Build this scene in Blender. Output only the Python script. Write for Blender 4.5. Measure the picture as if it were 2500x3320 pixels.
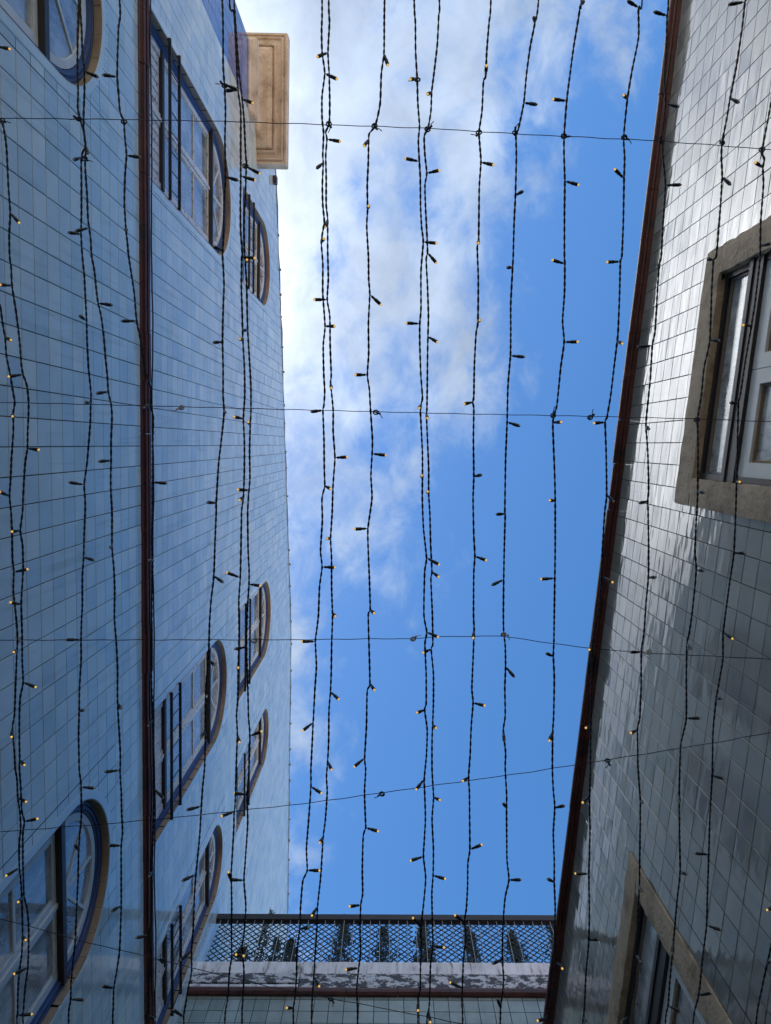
import bpy, bmesh, math, random
from mathutils import Matrix, Vector

# ------------------------------------------------------------------ scene, camera, sky, sun
sc = bpy.context.scene
for o in list(bpy.data.objects):
    bpy.data.objects.remove(o, do_unlink=True)
C = sc.collection
EYE = 1.6                                   # camera height above the paving
CAM = Vector((0.0, 0.0, EYE))
RIGHT = Vector((0.99999742, 0.0, 0.00716))
cz = Vector((17.0, 219.4, 2365.0)).normalized()      # where the zenith sits in the view
RIGHT = Vector((math.sqrt(1 - cz[0] ** 2), 0, cz[0]))
fx = -cz[2] * cz[0] / RIGHT[0]
FWD = Vector((fx, math.sqrt(1 - fx * fx - cz[2] ** 2), cz[2]))
UP = RIGHT.cross(FWD)
if UP[2] < 0:
    UP = -UP
cam_data = bpy.data.cameras.new('camera')
cam_data.sensor_fit = 'HORIZONTAL'
cam_data.sensor_width = 36.0
cam_data.lens = 36.0 * 2365.0 / 2500.0
cam_data.clip_start = 0.05
cam_data.clip_end = 2000.0
cam = bpy.data.objects.new('camera', cam_data)
C.objects.link(cam)
cam.matrix_world = Matrix(((RIGHT[0], UP[0], -FWD[0], CAM[0]), (RIGHT[1], UP[1], -FWD[1], CAM[1]),
                           (RIGHT[2], UP[2], -FWD[2], CAM[2]), (0, 0, 0, 1)))
sc.camera = cam

SUN_EL, SUN_ROT = math.radians(52), math.radians(-110.5)
w = bpy.data.worlds.new('World')
sc.world = w
w.use_nodes = True
nt = w.node_tree
nt.nodes.clear()
N = nt.nodes.new
LK = nt.links.new


def wmath(op, a, b=None, clamp=False):
    n = N('ShaderNodeMath'); n.operation = op; n.use_clamp = clamp
    for i, v in enumerate((a, b)):
        if v is None:
            continue
        if isinstance(v, (int, float)):
            n.inputs[i].default_value = v
        else:
            LK(v, n.inputs[i])
    return n.outputs[0]


sky = N('ShaderNodeTexSky'); sky.sky_type = 'NISHITA'; sky.sun_disc = False
sky.sun_elevation = SUN_EL; sky.sun_rotation = SUN_ROT
sky.air_density = 1.0; sky.dust_density = 0.6; sky.ozone_density = 1.6
hs = N('ShaderNodeHueSaturation'); hs.inputs['Saturation'].default_value = 1.30
LK(sky.outputs[0], hs.inputs['Color'])
tc = N('ShaderNodeTexCoord'); sep = N('ShaderNodeSeparateXYZ'); LK(tc.outputs['Generated'], sep.inputs[0])
zz = wmath('MAXIMUM', sep.outputs[2], 0.12)
u = wmath('DIVIDE', sep.outputs[0], zz); v = wmath('DIVIDE', sep.outputs[1], zz)
cmb = N('ShaderNodeCombineXYZ'); LK(u, cmb.inputs[0]); LK(v, cmb.inputs[1]); cmb.inputs[2].default_value = 3.7


def wnoise(scale, detail, rough, off):
    mp = N('ShaderNodeMapping'); mp.inputs['Location'].default_value = off
    mp.inputs['Rotation'].default_value = (0, 0, 0.5); mp.inputs['Scale'].default_value = (1.0, 0.8, 1.0)
    LK(cmb.outputs[0], mp.inputs[0])
    n = N('ShaderNodeTexNoise'); n.inputs['Scale'].default_value = scale
    n.inputs['Detail'].default_value = detail; n.inputs['Roughness'].default_value = rough
    n.inputs['Distortion'].default_value = 0.35
    LK(mp.outputs[0], n.inputs['Vector'])
    return n.outputs['Fac']


big = wnoise(5.0, 7, 0.55, (2.3, 0.4, 0))
fine = wnoise(15.0, 8, 0.62, (7.1, 1.4, 0))
# cloud cover thins out towards +X and along the alley (+Y)
t = wmath('ADD', wmath('MULTIPLY', u, -1.8), wmath('MULTIPLY', v, -0.70))
t = wmath('MAXIMUM', wmath('MINIMUM', wmath('ADD', t, 0.06), 0.60), -0.6)
nn = wmath('ADD', wmath('MULTIPLY', big, 1.5), wmath('MULTIPLY', fine, 1.15))
cov = wmath('ADD', wmath('SUBTRACT', nn, 1.37), t)
ss = N('ShaderNodeMapRange'); ss.interpolation_type = 'SMOOTHSTEP'
ss.inputs['From Min'].default_value = -0.22; ss.inputs['From Max'].default_value = 0.44
ss.inputs['To Max'].default_value = 0.90
LK(cov, ss.inputs['Value'])
tone = N('ShaderNodeMapRange'); tone.inputs['From Min'].default_value = 0.3; tone.inputs['From Max'].default_value = 0.7
tone.inputs['To Min'].default_value = 0.80; tone.inputs['To Max'].default_value = 1.22
LK(wnoise(9.0, 5, 0.6, (0.3, 5.5, 0)), tone.inputs['Value'])
ccol = N('ShaderNodeMix'); ccol.data_type = 'RGBA'; ccol.blend_type = 'MULTIPLY'; ccol.inputs[0].default_value = 1
ccol.inputs[6].default_value = (2.15, 2.6, 3.3, 1)
# forward scattering: cloud and air are much brighter close to the sun
SD = (math.sin(SUN_ROT) * math.cos(SUN_EL), math.cos(SUN_ROT) * math.cos(SUN_EL), math.sin(SUN_EL))
dt = N('ShaderNodeVectorMath'); dt.operation = 'DOT_PRODUCT'; LK(tc.outputs['Generated'], dt.inputs[0]); dt.inputs[1].default_value = SD
glow = wmath('ADD', wmath('MULTIPLY', wmath('POWER', wmath('MAXIMUM', dt.outputs['Value'], 0.0), 27.0), 20.0), 1.0)
cg = N('ShaderNodeCombineColor')
for i in range(3):
    LK(wmath('MULTIPLY', tone.outputs[0], wmath('ADD', wmath('MULTIPLY', wmath('SUBTRACT', glow, 1.0), (1.16, 0.95, 0.74)[i]), 1.0)), cg.inputs[i])
LK(cg.outputs[0], ccol.inputs[7])
mx = N('ShaderNodeMix'); mx.data_type = 'RGBA'
LK(ss.outputs[0], mx.inputs[0]); LK(hs.outputs[0], mx.inputs[6]); LK(ccol.outputs[2], mx.inputs[7])
bg = N('ShaderNodeBackground'); bg.inputs['Strength'].default_value = 0.12
LK(mx.outputs[2], bg.inputs['Color'])
wo = N('ShaderNodeOutputWorld'); LK(bg.outputs[0], wo.inputs[0])

sd = bpy.data.lights.new('sun', 'SUN'); sd.energy = 3.5; sd.angle = math.radians(0.53); sd.color = (1.0, 0.94, 0.85)
sun = bpy.data.objects.new('sun', sd); C.objects.link(sun)
sdir = Vector((math.sin(SUN_ROT) * math.cos(SUN_EL), math.cos(SUN_ROT) * math.cos(SUN_EL), math.sin(SUN_EL)))
sun.rotation_euler = sdir.to_track_quat('Z', 'Y').to_euler()

sc.view_settings.view_transform = 'Standard'
sc.view_settings.look = 'None'
sc.view_settings.exposure = 1.12
sc.view_settings.gamma = 1.0
sc.view_settings.use_curve_mapping = False
sc.render.engine = 'CYCLES'
sc.render.resolution_x = 771
sc.render.resolution_y = 1024
sc.cycles.max_bounces = 8
sc.cycles.transparent_max_bounces = 16
sc.cycles.caustics_reflective = False
sc.cycles.caustics_refractive = False
rnd = random.Random(11)

# ------------------------------------------------------------------ helpers
WM = {}                                     # world matrices, kept by hand (no depsgraph updates needed)


def link(o, parent=None, mw=None):
    C.objects.link(o)
    mw = mw or Matrix.Identity(4)
    o.matrix_basis = mw
    WM[o.name] = mw
    if parent is not None:
        o.parent = parent
        o.matrix_parent_inverse = WM[parent.name].inverted()
    return o


def tag(o, label=None, cat=None, group=None, kind=None):
    if label: o['label'] = label
    if cat: o['category'] = cat
    if group: o['group'] = group
    if kind: o['kind'] = kind
    return o


def empty(name, loc):
    o = bpy.data.objects.new(name, None)
    o.empty_display_size = 0.2
    return link(o, None, Matrix.Translation(loc))


def meshdata(name, V, F, mat, smooth=False, recalc=False):
    me = bpy.data.meshes.new(name)
    me.from_pydata([tuple(p) for p in V], [], F)
    if recalc:
        bm = bmesh.new(); bm.from_mesh(me)
        bmesh.ops.recalc_face_normals(bm, faces=bm.faces)
        bm.to_mesh(me); bm.free()
    if mat: me.materials.append(mat)
    if smooth:
        me.polygons.foreach_set('use_smooth', [True] * len(me.polygons))
    me.update()
    return me


def obj(name, V, F, mat, parent=None, smooth=False, recalc=True, mw=None):
    return link(bpy.data.objects.new(name, meshdata(name, V, F, mat, smooth, recalc)), parent, mw)


class Build:
    """collects boxes, sweeps and tubes given by corner functions; makes ONE mesh"""
    def __init__(s): s.V = []; s.F = []

    def hexa(s, P):
        b = len(s.V); s.V += P
        s.F += [tuple(b + i for i in f) for f in ((0, 3, 2, 1), (4, 5, 6, 7), (0, 1, 5, 4), (1, 2, 6, 5), (2, 3, 7, 6), (3, 0, 4, 7))]

    def box(s, W, s0, s1, z0, z1, n0, n1):
        s.hexa([W.P(a, z, n) for n in (n0, n1) for a, z in ((s0, z0), (s1, z0), (s1, z1), (s0, z1))])

    def grid(s, rows, close=False, caps=False):
        b = len(s.V); m = len(rows[0])
        for r in rows: s.V += r
        for i in range(len(rows) - 1):
            for j in range(m if close else m - 1):
                k = (j + 1) % m
                s.F.append((b + i * m + j, b + i * m + k, b + (i + 1) * m + k, b + (i + 1) * m + j))
        if caps:
            s.F.append(tuple(b + j for j in range(m))); s.F.append(tuple(b + (len(rows) - 1) * m + j for j in reversed(range(m))))

    def tube(s, pts, r, n=6, caps=True):
        rows = []
        for i, p in enumerate(pts):
            a = pts[max(0, i - 1)]; c = pts[min(len(pts) - 1, i + 1)]
            d = (Vector(c) - Vector(a)).normalized()
            e = d.cross(Vector((0, 0, 1)))
            if e.length < 0.1: e = d.cross(Vector((1, 0, 0)))
            e.normalize(); g = d.cross(e)
            rr = r[i] if isinstance(r, (list, tuple)) else r
            rows.append([Vector(p) + (e * math.cos(2 * math.pi * k / n) + g * math.sin(2 * math.pi * k / n)) * rr for k in range(n)])
        s.grid(rows, True, caps)

    def make(s, name, mat, parent=None, smooth=False):
        return obj(name, s.V, s.F, mat, parent, smooth)


class Wall:
    """vertical plane; s runs along it, z is height above the eye, n points into the alley"""
    def __init__(w, x0, a, y0=0.0, side=1, end=False):
        k = math.hypot(a, 1)
        if end:
            w.o = Vector((0, y0, 0)); w.d = Vector((1, 0, 0)); w.n = Vector((0, -1, 0)); w.flip = False
        else:
            w.o = Vector((x0, 0, 0)); w.d = Vector((a / k, 1 / k, 0))
            w.n = Vector((1 / k, -a / k, 0)) * side
            w.flip = side < 0

    def P(w, s, z, n=0.0):
        p = w.o + w.d * s + w.n * n
        return Vector((p.x, p.y, z + EYE))

    def M(w, s, z, n, rx=0.0, ry=0.0):
        d = -w.d if w.flip else w.d
        m = Matrix(((d.x, 0, w.n.x, 0), (d.y, 0, w.n.y, 0), (0, 1, 0, 0), (0, 0, 0, 1)))
        return Matrix.Translation(w.P(s, z, n)) @ m @ Matrix.Rotation(rx, 4, 'X') @ Matrix.Rotation(ry, 4, 'Y')


LW = Wall(-1.775, -0.0246, side=1)
RW = Wall(1.789, -0.096, side=-1)
EW = Wall(0, 0, y0=5.12, end=True)

# ------------------------------------------------------------------ materials


class Mat:
    def __init__(s, name, base=(0.5, 0.5, 0.5), rough=0.6, spec=0.5, ior=1.5, metal=0.0):
        s.m = bpy.data.materials.new(name); s.m.use_nodes = True
        s.t = s.m.node_tree; s.b = s.t.nodes['Principled BSDF']
        s.b.inputs['Base Color'].default_value = (*base, 1)
        s.b.inputs['Roughness'].default_value = rough
        s.b.inputs['IOR'].default_value = ior
        s.b.inputs['Metallic'].default_value = metal
        s.b.inputs['Specular IOR Level'].default_value = spec

    def n(s, typ, **kw):
        x = s.t.nodes.new(typ)
        for k, v in kw.items():
            if k in x.inputs: x.inputs[k].default_value = v
            else: setattr(x, k, v)
        return x

    def l(s, a, b): s.t.links.new(a, b)

    def coords(s, scale=(1, 1, 1), island=False, kind='Object'):
        tcn = s.n('ShaderNodeTexCoord'); mp = s.n('ShaderNodeMapping'); mp.inputs['Scale'].default_value = scale
        src = tcn.outputs['Object' if kind == 'World' else kind]
        if island:
            g = s.n('ShaderNodeNewGeometry'); src = g.outputs['Position']
            ad = s.n('ShaderNodeVectorMath', operation='ADD'); sc_ = s.n('ShaderNodeMath', operation='MULTIPLY')
            rn = s.rand(); s.l(rn, sc_.inputs[0]); sc_.inputs[1].default_value = 60.0
            s.l(src, mp.inputs[0]); s.l(mp.outputs[0], ad.inputs[0]); s.l(sc_.outputs[0], ad.inputs[1])
            return ad.outputs[0]
        if kind == 'World':
            g = s.n('ShaderNodeNewGeometry'); src = g.outputs['Position']
        s.l(src, mp.inputs[0])
        return mp.outputs[0]

    def rand(s):
        """one random number per tile, whether it is its own object or an island of a joined mesh"""
        oi = s.n('ShaderNodeObjectInfo'); g = s.n('ShaderNodeNewGeometry')
        ad = s.n('ShaderNodeMath', operation='ADD'); fr = s.n('ShaderNodeMath', operation='FRACT')
        s.l(oi.outputs['Random'], ad.inputs[0]); s.l(g.outputs['Random Per Island'], ad.inputs[1]); s.l(ad.outputs[0], fr.inputs[0])
        return fr.outputs[0]

    def noise(s, vec, scale, detail=4, rough=0.55, dist=0.0):
        x = s.n('ShaderNodeTexNoise'); x.inputs['Scale'].default_value = scale; x.inputs['Detail'].default_value = detail
        x.inputs['Roughness'].default_value = rough; x.inputs['Distortion'].default_value = dist
        s.l(vec, x.inputs['Vector'])
        return x.outputs['Fac']

    def ramp(s, fac, stops):
        r = s.n('ShaderNodeValToRGB'); e = r.color_ramp.elements
        e[0].position = stops[0][0]; e[0].color = (*stops[0][1], 1)
        e[1].position = stops[-1][0]; e[1].color = (*stops[-1][1], 1)
        for p, c in stops[1:-1]:
            k = e.new(p); k.color = (*c, 1)
        s.l(fac, r.inputs[0])
        return r.outputs[0]

    def mix(s, fac, a, b, blend='MIX'):
        x = s.n('ShaderNodeMix', data_type='RGBA', blend_type=blend)
        for i, v in ((0, fac), (6, a), (7, b)):
            if isinstance(v, (int, float)): x.inputs[i].default_value = v
            elif isinstance(v, tuple): x.inputs[i].default_value = (*v, 1)
            else: s.l(v, x.inputs[i])
        return x.outputs[2]

    def base(s, c): s.l(c, s.b.inputs['Base Color'])
    def rough(s, c): s.l(c, s.b.inputs['Roughness'])

    def bump(s, h, strength, dist, prev=None):
        b = s.n('ShaderNodeBump'); b.inputs['Strength'].default_value = strength; b.inputs['Distance'].default_value = dist
        s.l(h, b.inputs['Height'])
        if prev is not None: s.l(prev, b.inputs['Normal'])
        s.l(b.outputs[0], s.b.inputs['Normal'])
        return b.outputs[0]


def glaze(name, ramp, ripple, scale=(1, 1, 1), dirt=0.25, rough=0.06):
    m = Mat(name, rough=rough, spec=0.5, ior=1.62)
    r = m.rand()
    col = m.ramp(r, ramp)
    p = m.coords((1, 1, 1), kind='World')
    d = m.noise(p, 2.2, 6, 0.62)
    d2 = m.noise(p, 38, 3, 0.7)
    k = m.ramp(d, [(0.35, (1 - dirt, 1 - dirt, 1 - dirt * 1.1)), (0.62, (1, 1, 1))])
    col = m.mix(1.0, col, k, 'MULTIPLY')
    k2 = m.ramp(d2, [(0.24, (0.55, 0.52, 0.48)), (0.32, (1, 1, 1))])
    col = m.mix(0.6, col, k2, 'MULTIPLY')
    d3 = m.noise(m.coords((5, 5, 0.45), kind='World'), 2.6, 5, 0.6)
    m.base(m.mix(1.0, col, m.ramp(d3, [(0.30, (0.84, 0.83, 0.80)), (0.45, (1, 1, 1))]), 'MULTIPLY'))
    rr = m.ramp(d, [(0.3, (rough * 2.2,) * 3), (0.7, (rough * 0.6,) * 3)])
    m.rough(rr)
    v = m.coords(scale, island=True)
    h = m.noise(v, 1.0, 1.5, 0.4)
    m.bump(h, 1.0, ripple)
    return m.m


# glazed wall tiles (azulejo)
white_ramp = [(0.0, (0.46, 0.56, 0.55)), (0.18, (0.68, 0.75, 0.70)), (0.4, (0.52, 0.62, 0.63)), (0.62, (0.72, 0.77, 0.70)), (0.82, (0.50, 0.62, 0.67)), (1.0, (0.62, 0.70, 0.67))]
M_TILE_L = glaze('white_glazed_tile', white_ramp, 0.0012, (3, 3, 6), 0.14, 0.05)
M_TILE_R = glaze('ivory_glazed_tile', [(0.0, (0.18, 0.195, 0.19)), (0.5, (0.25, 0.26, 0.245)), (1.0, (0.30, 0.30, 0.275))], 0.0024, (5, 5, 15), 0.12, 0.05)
M_TILE_E = glaze('greenish_glazed_tile', [(0.0, (0.25, 0.33, 0.32)), (0.5, (0.31, 0.39, 0.37)), (1.0, (0.35, 0.42, 0.41))], 0.0012, (6, 6, 6), 0.35, 0.12)
M_TILE_B = glaze('cobalt_glazed_tile', [(0.0, (0.04, 0.13, 0.36)), (1.0, (0.06, 0.17, 0.44))], 0.0008, (3, 3, 6), 0.15, 0.05)
M_GROUT = Mat('dark_grout', (0.012, 0.014, 0.018), 0.95, 0.1).m


def stone(name, a, b, c, sc_=1.0, bumpd=0.006, rough=0.9):
    m = Mat(name, rough=rough)
    p = m.coords((1, 1, 1), kind='World')
    n1 = m.noise(p, 4 * sc_, 8, 0.65); n2 = m.noise(p, 45 * sc_, 4, 0.7)
    vo = m.n('ShaderNodeTexVoronoi'); vo.inputs['Scale'].default_value = 90 * sc_; m.l(p, vo.inputs['Vector'])
    col = m.ramp(n1, [(0.3, c), (0.5, a), (0.7, b)])
    pit = m.ramp(n2, [(0.30, (0.35, 0.33, 0.3)), (0.42, (1, 1, 1))])
    m.base(m.mix(0.8, col, pit, 'MULTIPLY'))
    nb = m.bump(n2, 0.9, bumpd)
    m.bump(n1, 0.8, bumpd * 3, nb)
    return m.m


M_SAND = stone('weathered_sandstone', (0.43, 0.335, 0.235), (0.52, 0.42, 0.30), (0.18, 0.14, 0.10))
M_CORNICE = stone('cream_painted_stucco', (0.62, 0.50, 0.37), (0.70, 0.59, 0.46), (0.33, 0.24, 0.16), 0.9, 0.003, 0.75)
M_REVEAL = stone('tan_reveal', (0.33, 0.25, 0.17), (0.40, 0.31, 0.22), (0.22, 0.16, 0.11), 1.2, 0.001, 0.6)
M_MORTAR = stone('rough_plaster', (0.35, 0.34, 0.33), (0.42, 0.41, 0.40), (0.22, 0.21, 0.2), 1, 0.004)
M_PAVE = stone('paving_limestone', (0.40, 0.37, 0.33), (0.46, 0.43, 0.38), (0.3, 0.28, 0.25), 0.6, 0.003, 0.8)
M_ROOF = stone('clay_roof', (0.30, 0.12, 0.07), (0.36, 0.16, 0.09), (0.15, 0.07, 0.05), 0.8, 0.004, 0.85)

# red oxide painted mouldings, worn and mould-stained
m = Mat('red_oxide_paint', rough=0.45)
p = m.coords((1, 1, 1), kind='World')
n1 = m.noise(p, 5, 8, 0.7); n2 = m.noise(p, 60, 4, 0.6)
m.base(m.mix(0.5, m.ramp(n1, [(0.36, (0.025, 0.014, 0.012)), (0.46, (0.075, 0.022, 0.018)), (0.62, (0.10, 0.030, 0.024)), (0.72, (0.12, 0.055, 0.048))]),
             m.ramp(n2, [(0.3, (0.4, 0.4, 0.4)), (0.5, (1, 1, 1))]), 'MULTIPLY'))
m.bump(n2, 0.6, 0.002)
M_RED = m.m

# dirty white plaster and peeling dark band of the parapet
m = Mat('stained_white_plaster', rough=0.85)
p = m.coords((1, 1, 1), kind='World'); pv = m.coords((2.0, 2.0, 0.35), kind='World')
n1 = m.noise(p, 3.2, 8, 0.6); n2 = m.noise(pv, 6.5, 6, 0.7)
m.base(m.mix(0.85, m.ramp(n1, [(0.3, (0.66, 0.65, 0.65)), (0.5, (0.88, 0.87, 0.87))]),
             m.ramp(n2, [(0.34, (0.14, 0.11, 0.09)), (0.44, (0.85, 0.82, 0.8)), (0.6, (1, 1, 1))]), 'MULTIPLY'))
m.bump(n1, 0.5, 0.006)
M_PLASTER = m.m
m = Mat('peeling_grey_paint', rough=0.8)
p = m.coords((0.8, 1, 1.5), kind='World')
n1 = m.noise(p, 12, 10, 0.74, 0.25)
m.base(m.ramp(n1, [(0.0, (0.07, 0.075, 0.08)), (0.50, (0.09, 0.09, 0.10)), (0.52, (0.62, 0.63, 0.64)), (1.0, (0.70, 0.70, 0.71))]))
m.bump(n1, 0.6, 0.004)
M_PEEL = m.m

# white window joinery with flaking paint, cleaner variant below
def joinery(name, lo, hi, flake):
    m = Mat(name, rough=0.5)
    p = m.coords((1, 1, 1), kind='World')
    n1 = m.noise(p, 22, 7, 0.75, 0.3); n2 = m.noise(p, 3, 3)
    m.base(m.mix(1.0, m.ramp(n1, [(flake, (0.16, 0.13, 0.11)), (flake + 0.03, lo), (0.8, hi)]), m.ramp(n2, [(0.3, (0.82, 0.82, 0.8)), (0.6, (1, 1, 1))]), 'MULTIPLY'))
    m.bump(n1, 0.5, 0.0015)
    return m.m


M_WHITE = joinery('flaking_white_joinery', (0.62, 0.62, 0.60), (0.68, 0.68, 0.66), 0.40)
M_WHITE2 = joinery('sound_white_joinery', (0.62, 0.64, 0.64), (0.68, 0.69, 0.68), 0.2)
M_BLUE = joinery('navy_blue_joinery', (0.03, 0.06, 0.17), (0.045, 0.085, 0.22), 0.25)
M_BLACKF = joinery('black_brown_joinery', (0.018, 0.014, 0.013), (0.03, 0.022, 0.018), 0.3)
M_GREYF = joinery('grey_joinery', (0.10, 0.11, 0.12), (0.14, 0.15, 0.16), 0.3)
M_PUTTY = Mat('brown_putty', (0.22, 0.15, 0.09), 0.8).m
M_IRON = Mat('black_iron', (0.012, 0.012, 0.014), 0.45).m
M_DARK = Mat('dark_room', (0.02, 0.02, 0.022), 1.0, 0.0).m
M_PVC = Mat('black_pvc', (0.006, 0.006, 0.010), 0.42).m
M_PVCG = Mat('dark_green_pvc', (0.012, 0.020, 0.018), 0.4).m
M_WIRE = Mat('steel_wire', (0.03, 0.03, 0.035), 0.45, metal=0.6).m
M_CLEARTIE = Mat('clear_nylon', (0.45, 0.45, 0.43), 0.3).m
M_TREL = Mat('dark_blue_green_trellis', (0.010, 0.022, 0.032), 0.7).m
M_ROD = Mat('galvanised_rod', (0.32, 0.32, 0.33), 0.5, metal=0.3).m
M_RAIL = Mat('brown_black_rail', (0.025, 0.02, 0.02), 0.6).m
m = Mat('curtain_cloth', rough=0.9); p = m.coords((1, 1, 0.05), kind='World')
m.base(m.ramp(m.noise(p, 30, 2), [(0.3, (0.48, 0.52, 0.56)), (0.7, (0.62, 0.64, 0.66))])); M_CURTAIN = m.m
m = Mat('thuja_leaf', rough=0.6); m.base(m.ramp(m.rand(), [(0.0, (0.012, 0.022, 0.008)), (0.6, (0.03, 0.048, 0.014)), (0.9, (0.07, 0.075, 0.025)), (1.0, (0.14, 0.07, 0.035))])); M_LEAF = m.m
M_BARK = Mat('bark', (0.09, 0.06, 0.04), 0.9).m
M_POT = Mat('terracotta_pot', (0.30, 0.13, 0.08), 0.8).m


def glass(name, rough, dirt, ior=1.75):
    m = Mat(name)
    t = m.t; t.nodes.remove(m.b)
    out = t.nodes['Material Output']
    p = m.coords((1, 1, 0.6), kind='World')
    nz = m.noise(p, 5, 6, 0.7)
    tr = m.n('ShaderNodeBsdfTransparent'); tr.inputs[0].default_value = (0.75, 0.8, 0.8, 1)
    gl = m.n('ShaderNodeBsdfGlossy'); gl.inputs['Roughness'].default_value = rough; gl.inputs[0].default_value = (0.9, 0.93, 0.95, 1)
    df = m.n('ShaderNodeBsdfDiffuse'); df.inputs[0].default_value = (0.58, 0.61, 0.62, 1)
    bp = m.n('ShaderNodeBump'); bp.inputs['Strength'].default_value = 1; bp.inputs['Distance'].default_value = 0.0006
    m.l(m.noise(m.coords((1, 1, 1), kind='World'), 4, 1), bp.inputs['Height']); m.l(bp.outputs[0], gl.inputs['Normal'])
    fr = m.n('ShaderNodeFresnel'); 
    ge = m.n('ShaderNodeNewGeometry'); im = m.n('ShaderNodeMapRange'); im.inputs[3].default_value = ior; im.inputs[4].default_value = 1 / ior
    m.l(ge.outputs['Backfacing'], im.inputs[0]); m.l(im.outputs[0], fr.inputs[0])      # same glass from either side
    m1 = m.n('ShaderNodeMixShader'); dm = m.ramp(nz, [(0.35, (dirt * 0.3,) * 3), (0.65, (dirt,) * 3)])
    m.l(dm, m1.inputs[0]); m.l(tr.outputs[0], m1.inputs[1]); m.l(df.outputs[0], m1.inputs[2])
    m2 = m.n('ShaderNodeMixShader'); m.l(fr.outputs[0], m2.inputs[0]); m.l(m1.outputs[0], m2.inputs[1]); m.l(gl.outputs[0], m2.inputs[2])
    m.l(m2.outputs[0], out.inputs['Surface'])
    return m.m


M_GLASS = glass('window_glass', 0.03, 0.75, 2.2)
M_GLASSD = glass('dusty_window_glass', 0.16, 0.85, 1.8)

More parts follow.
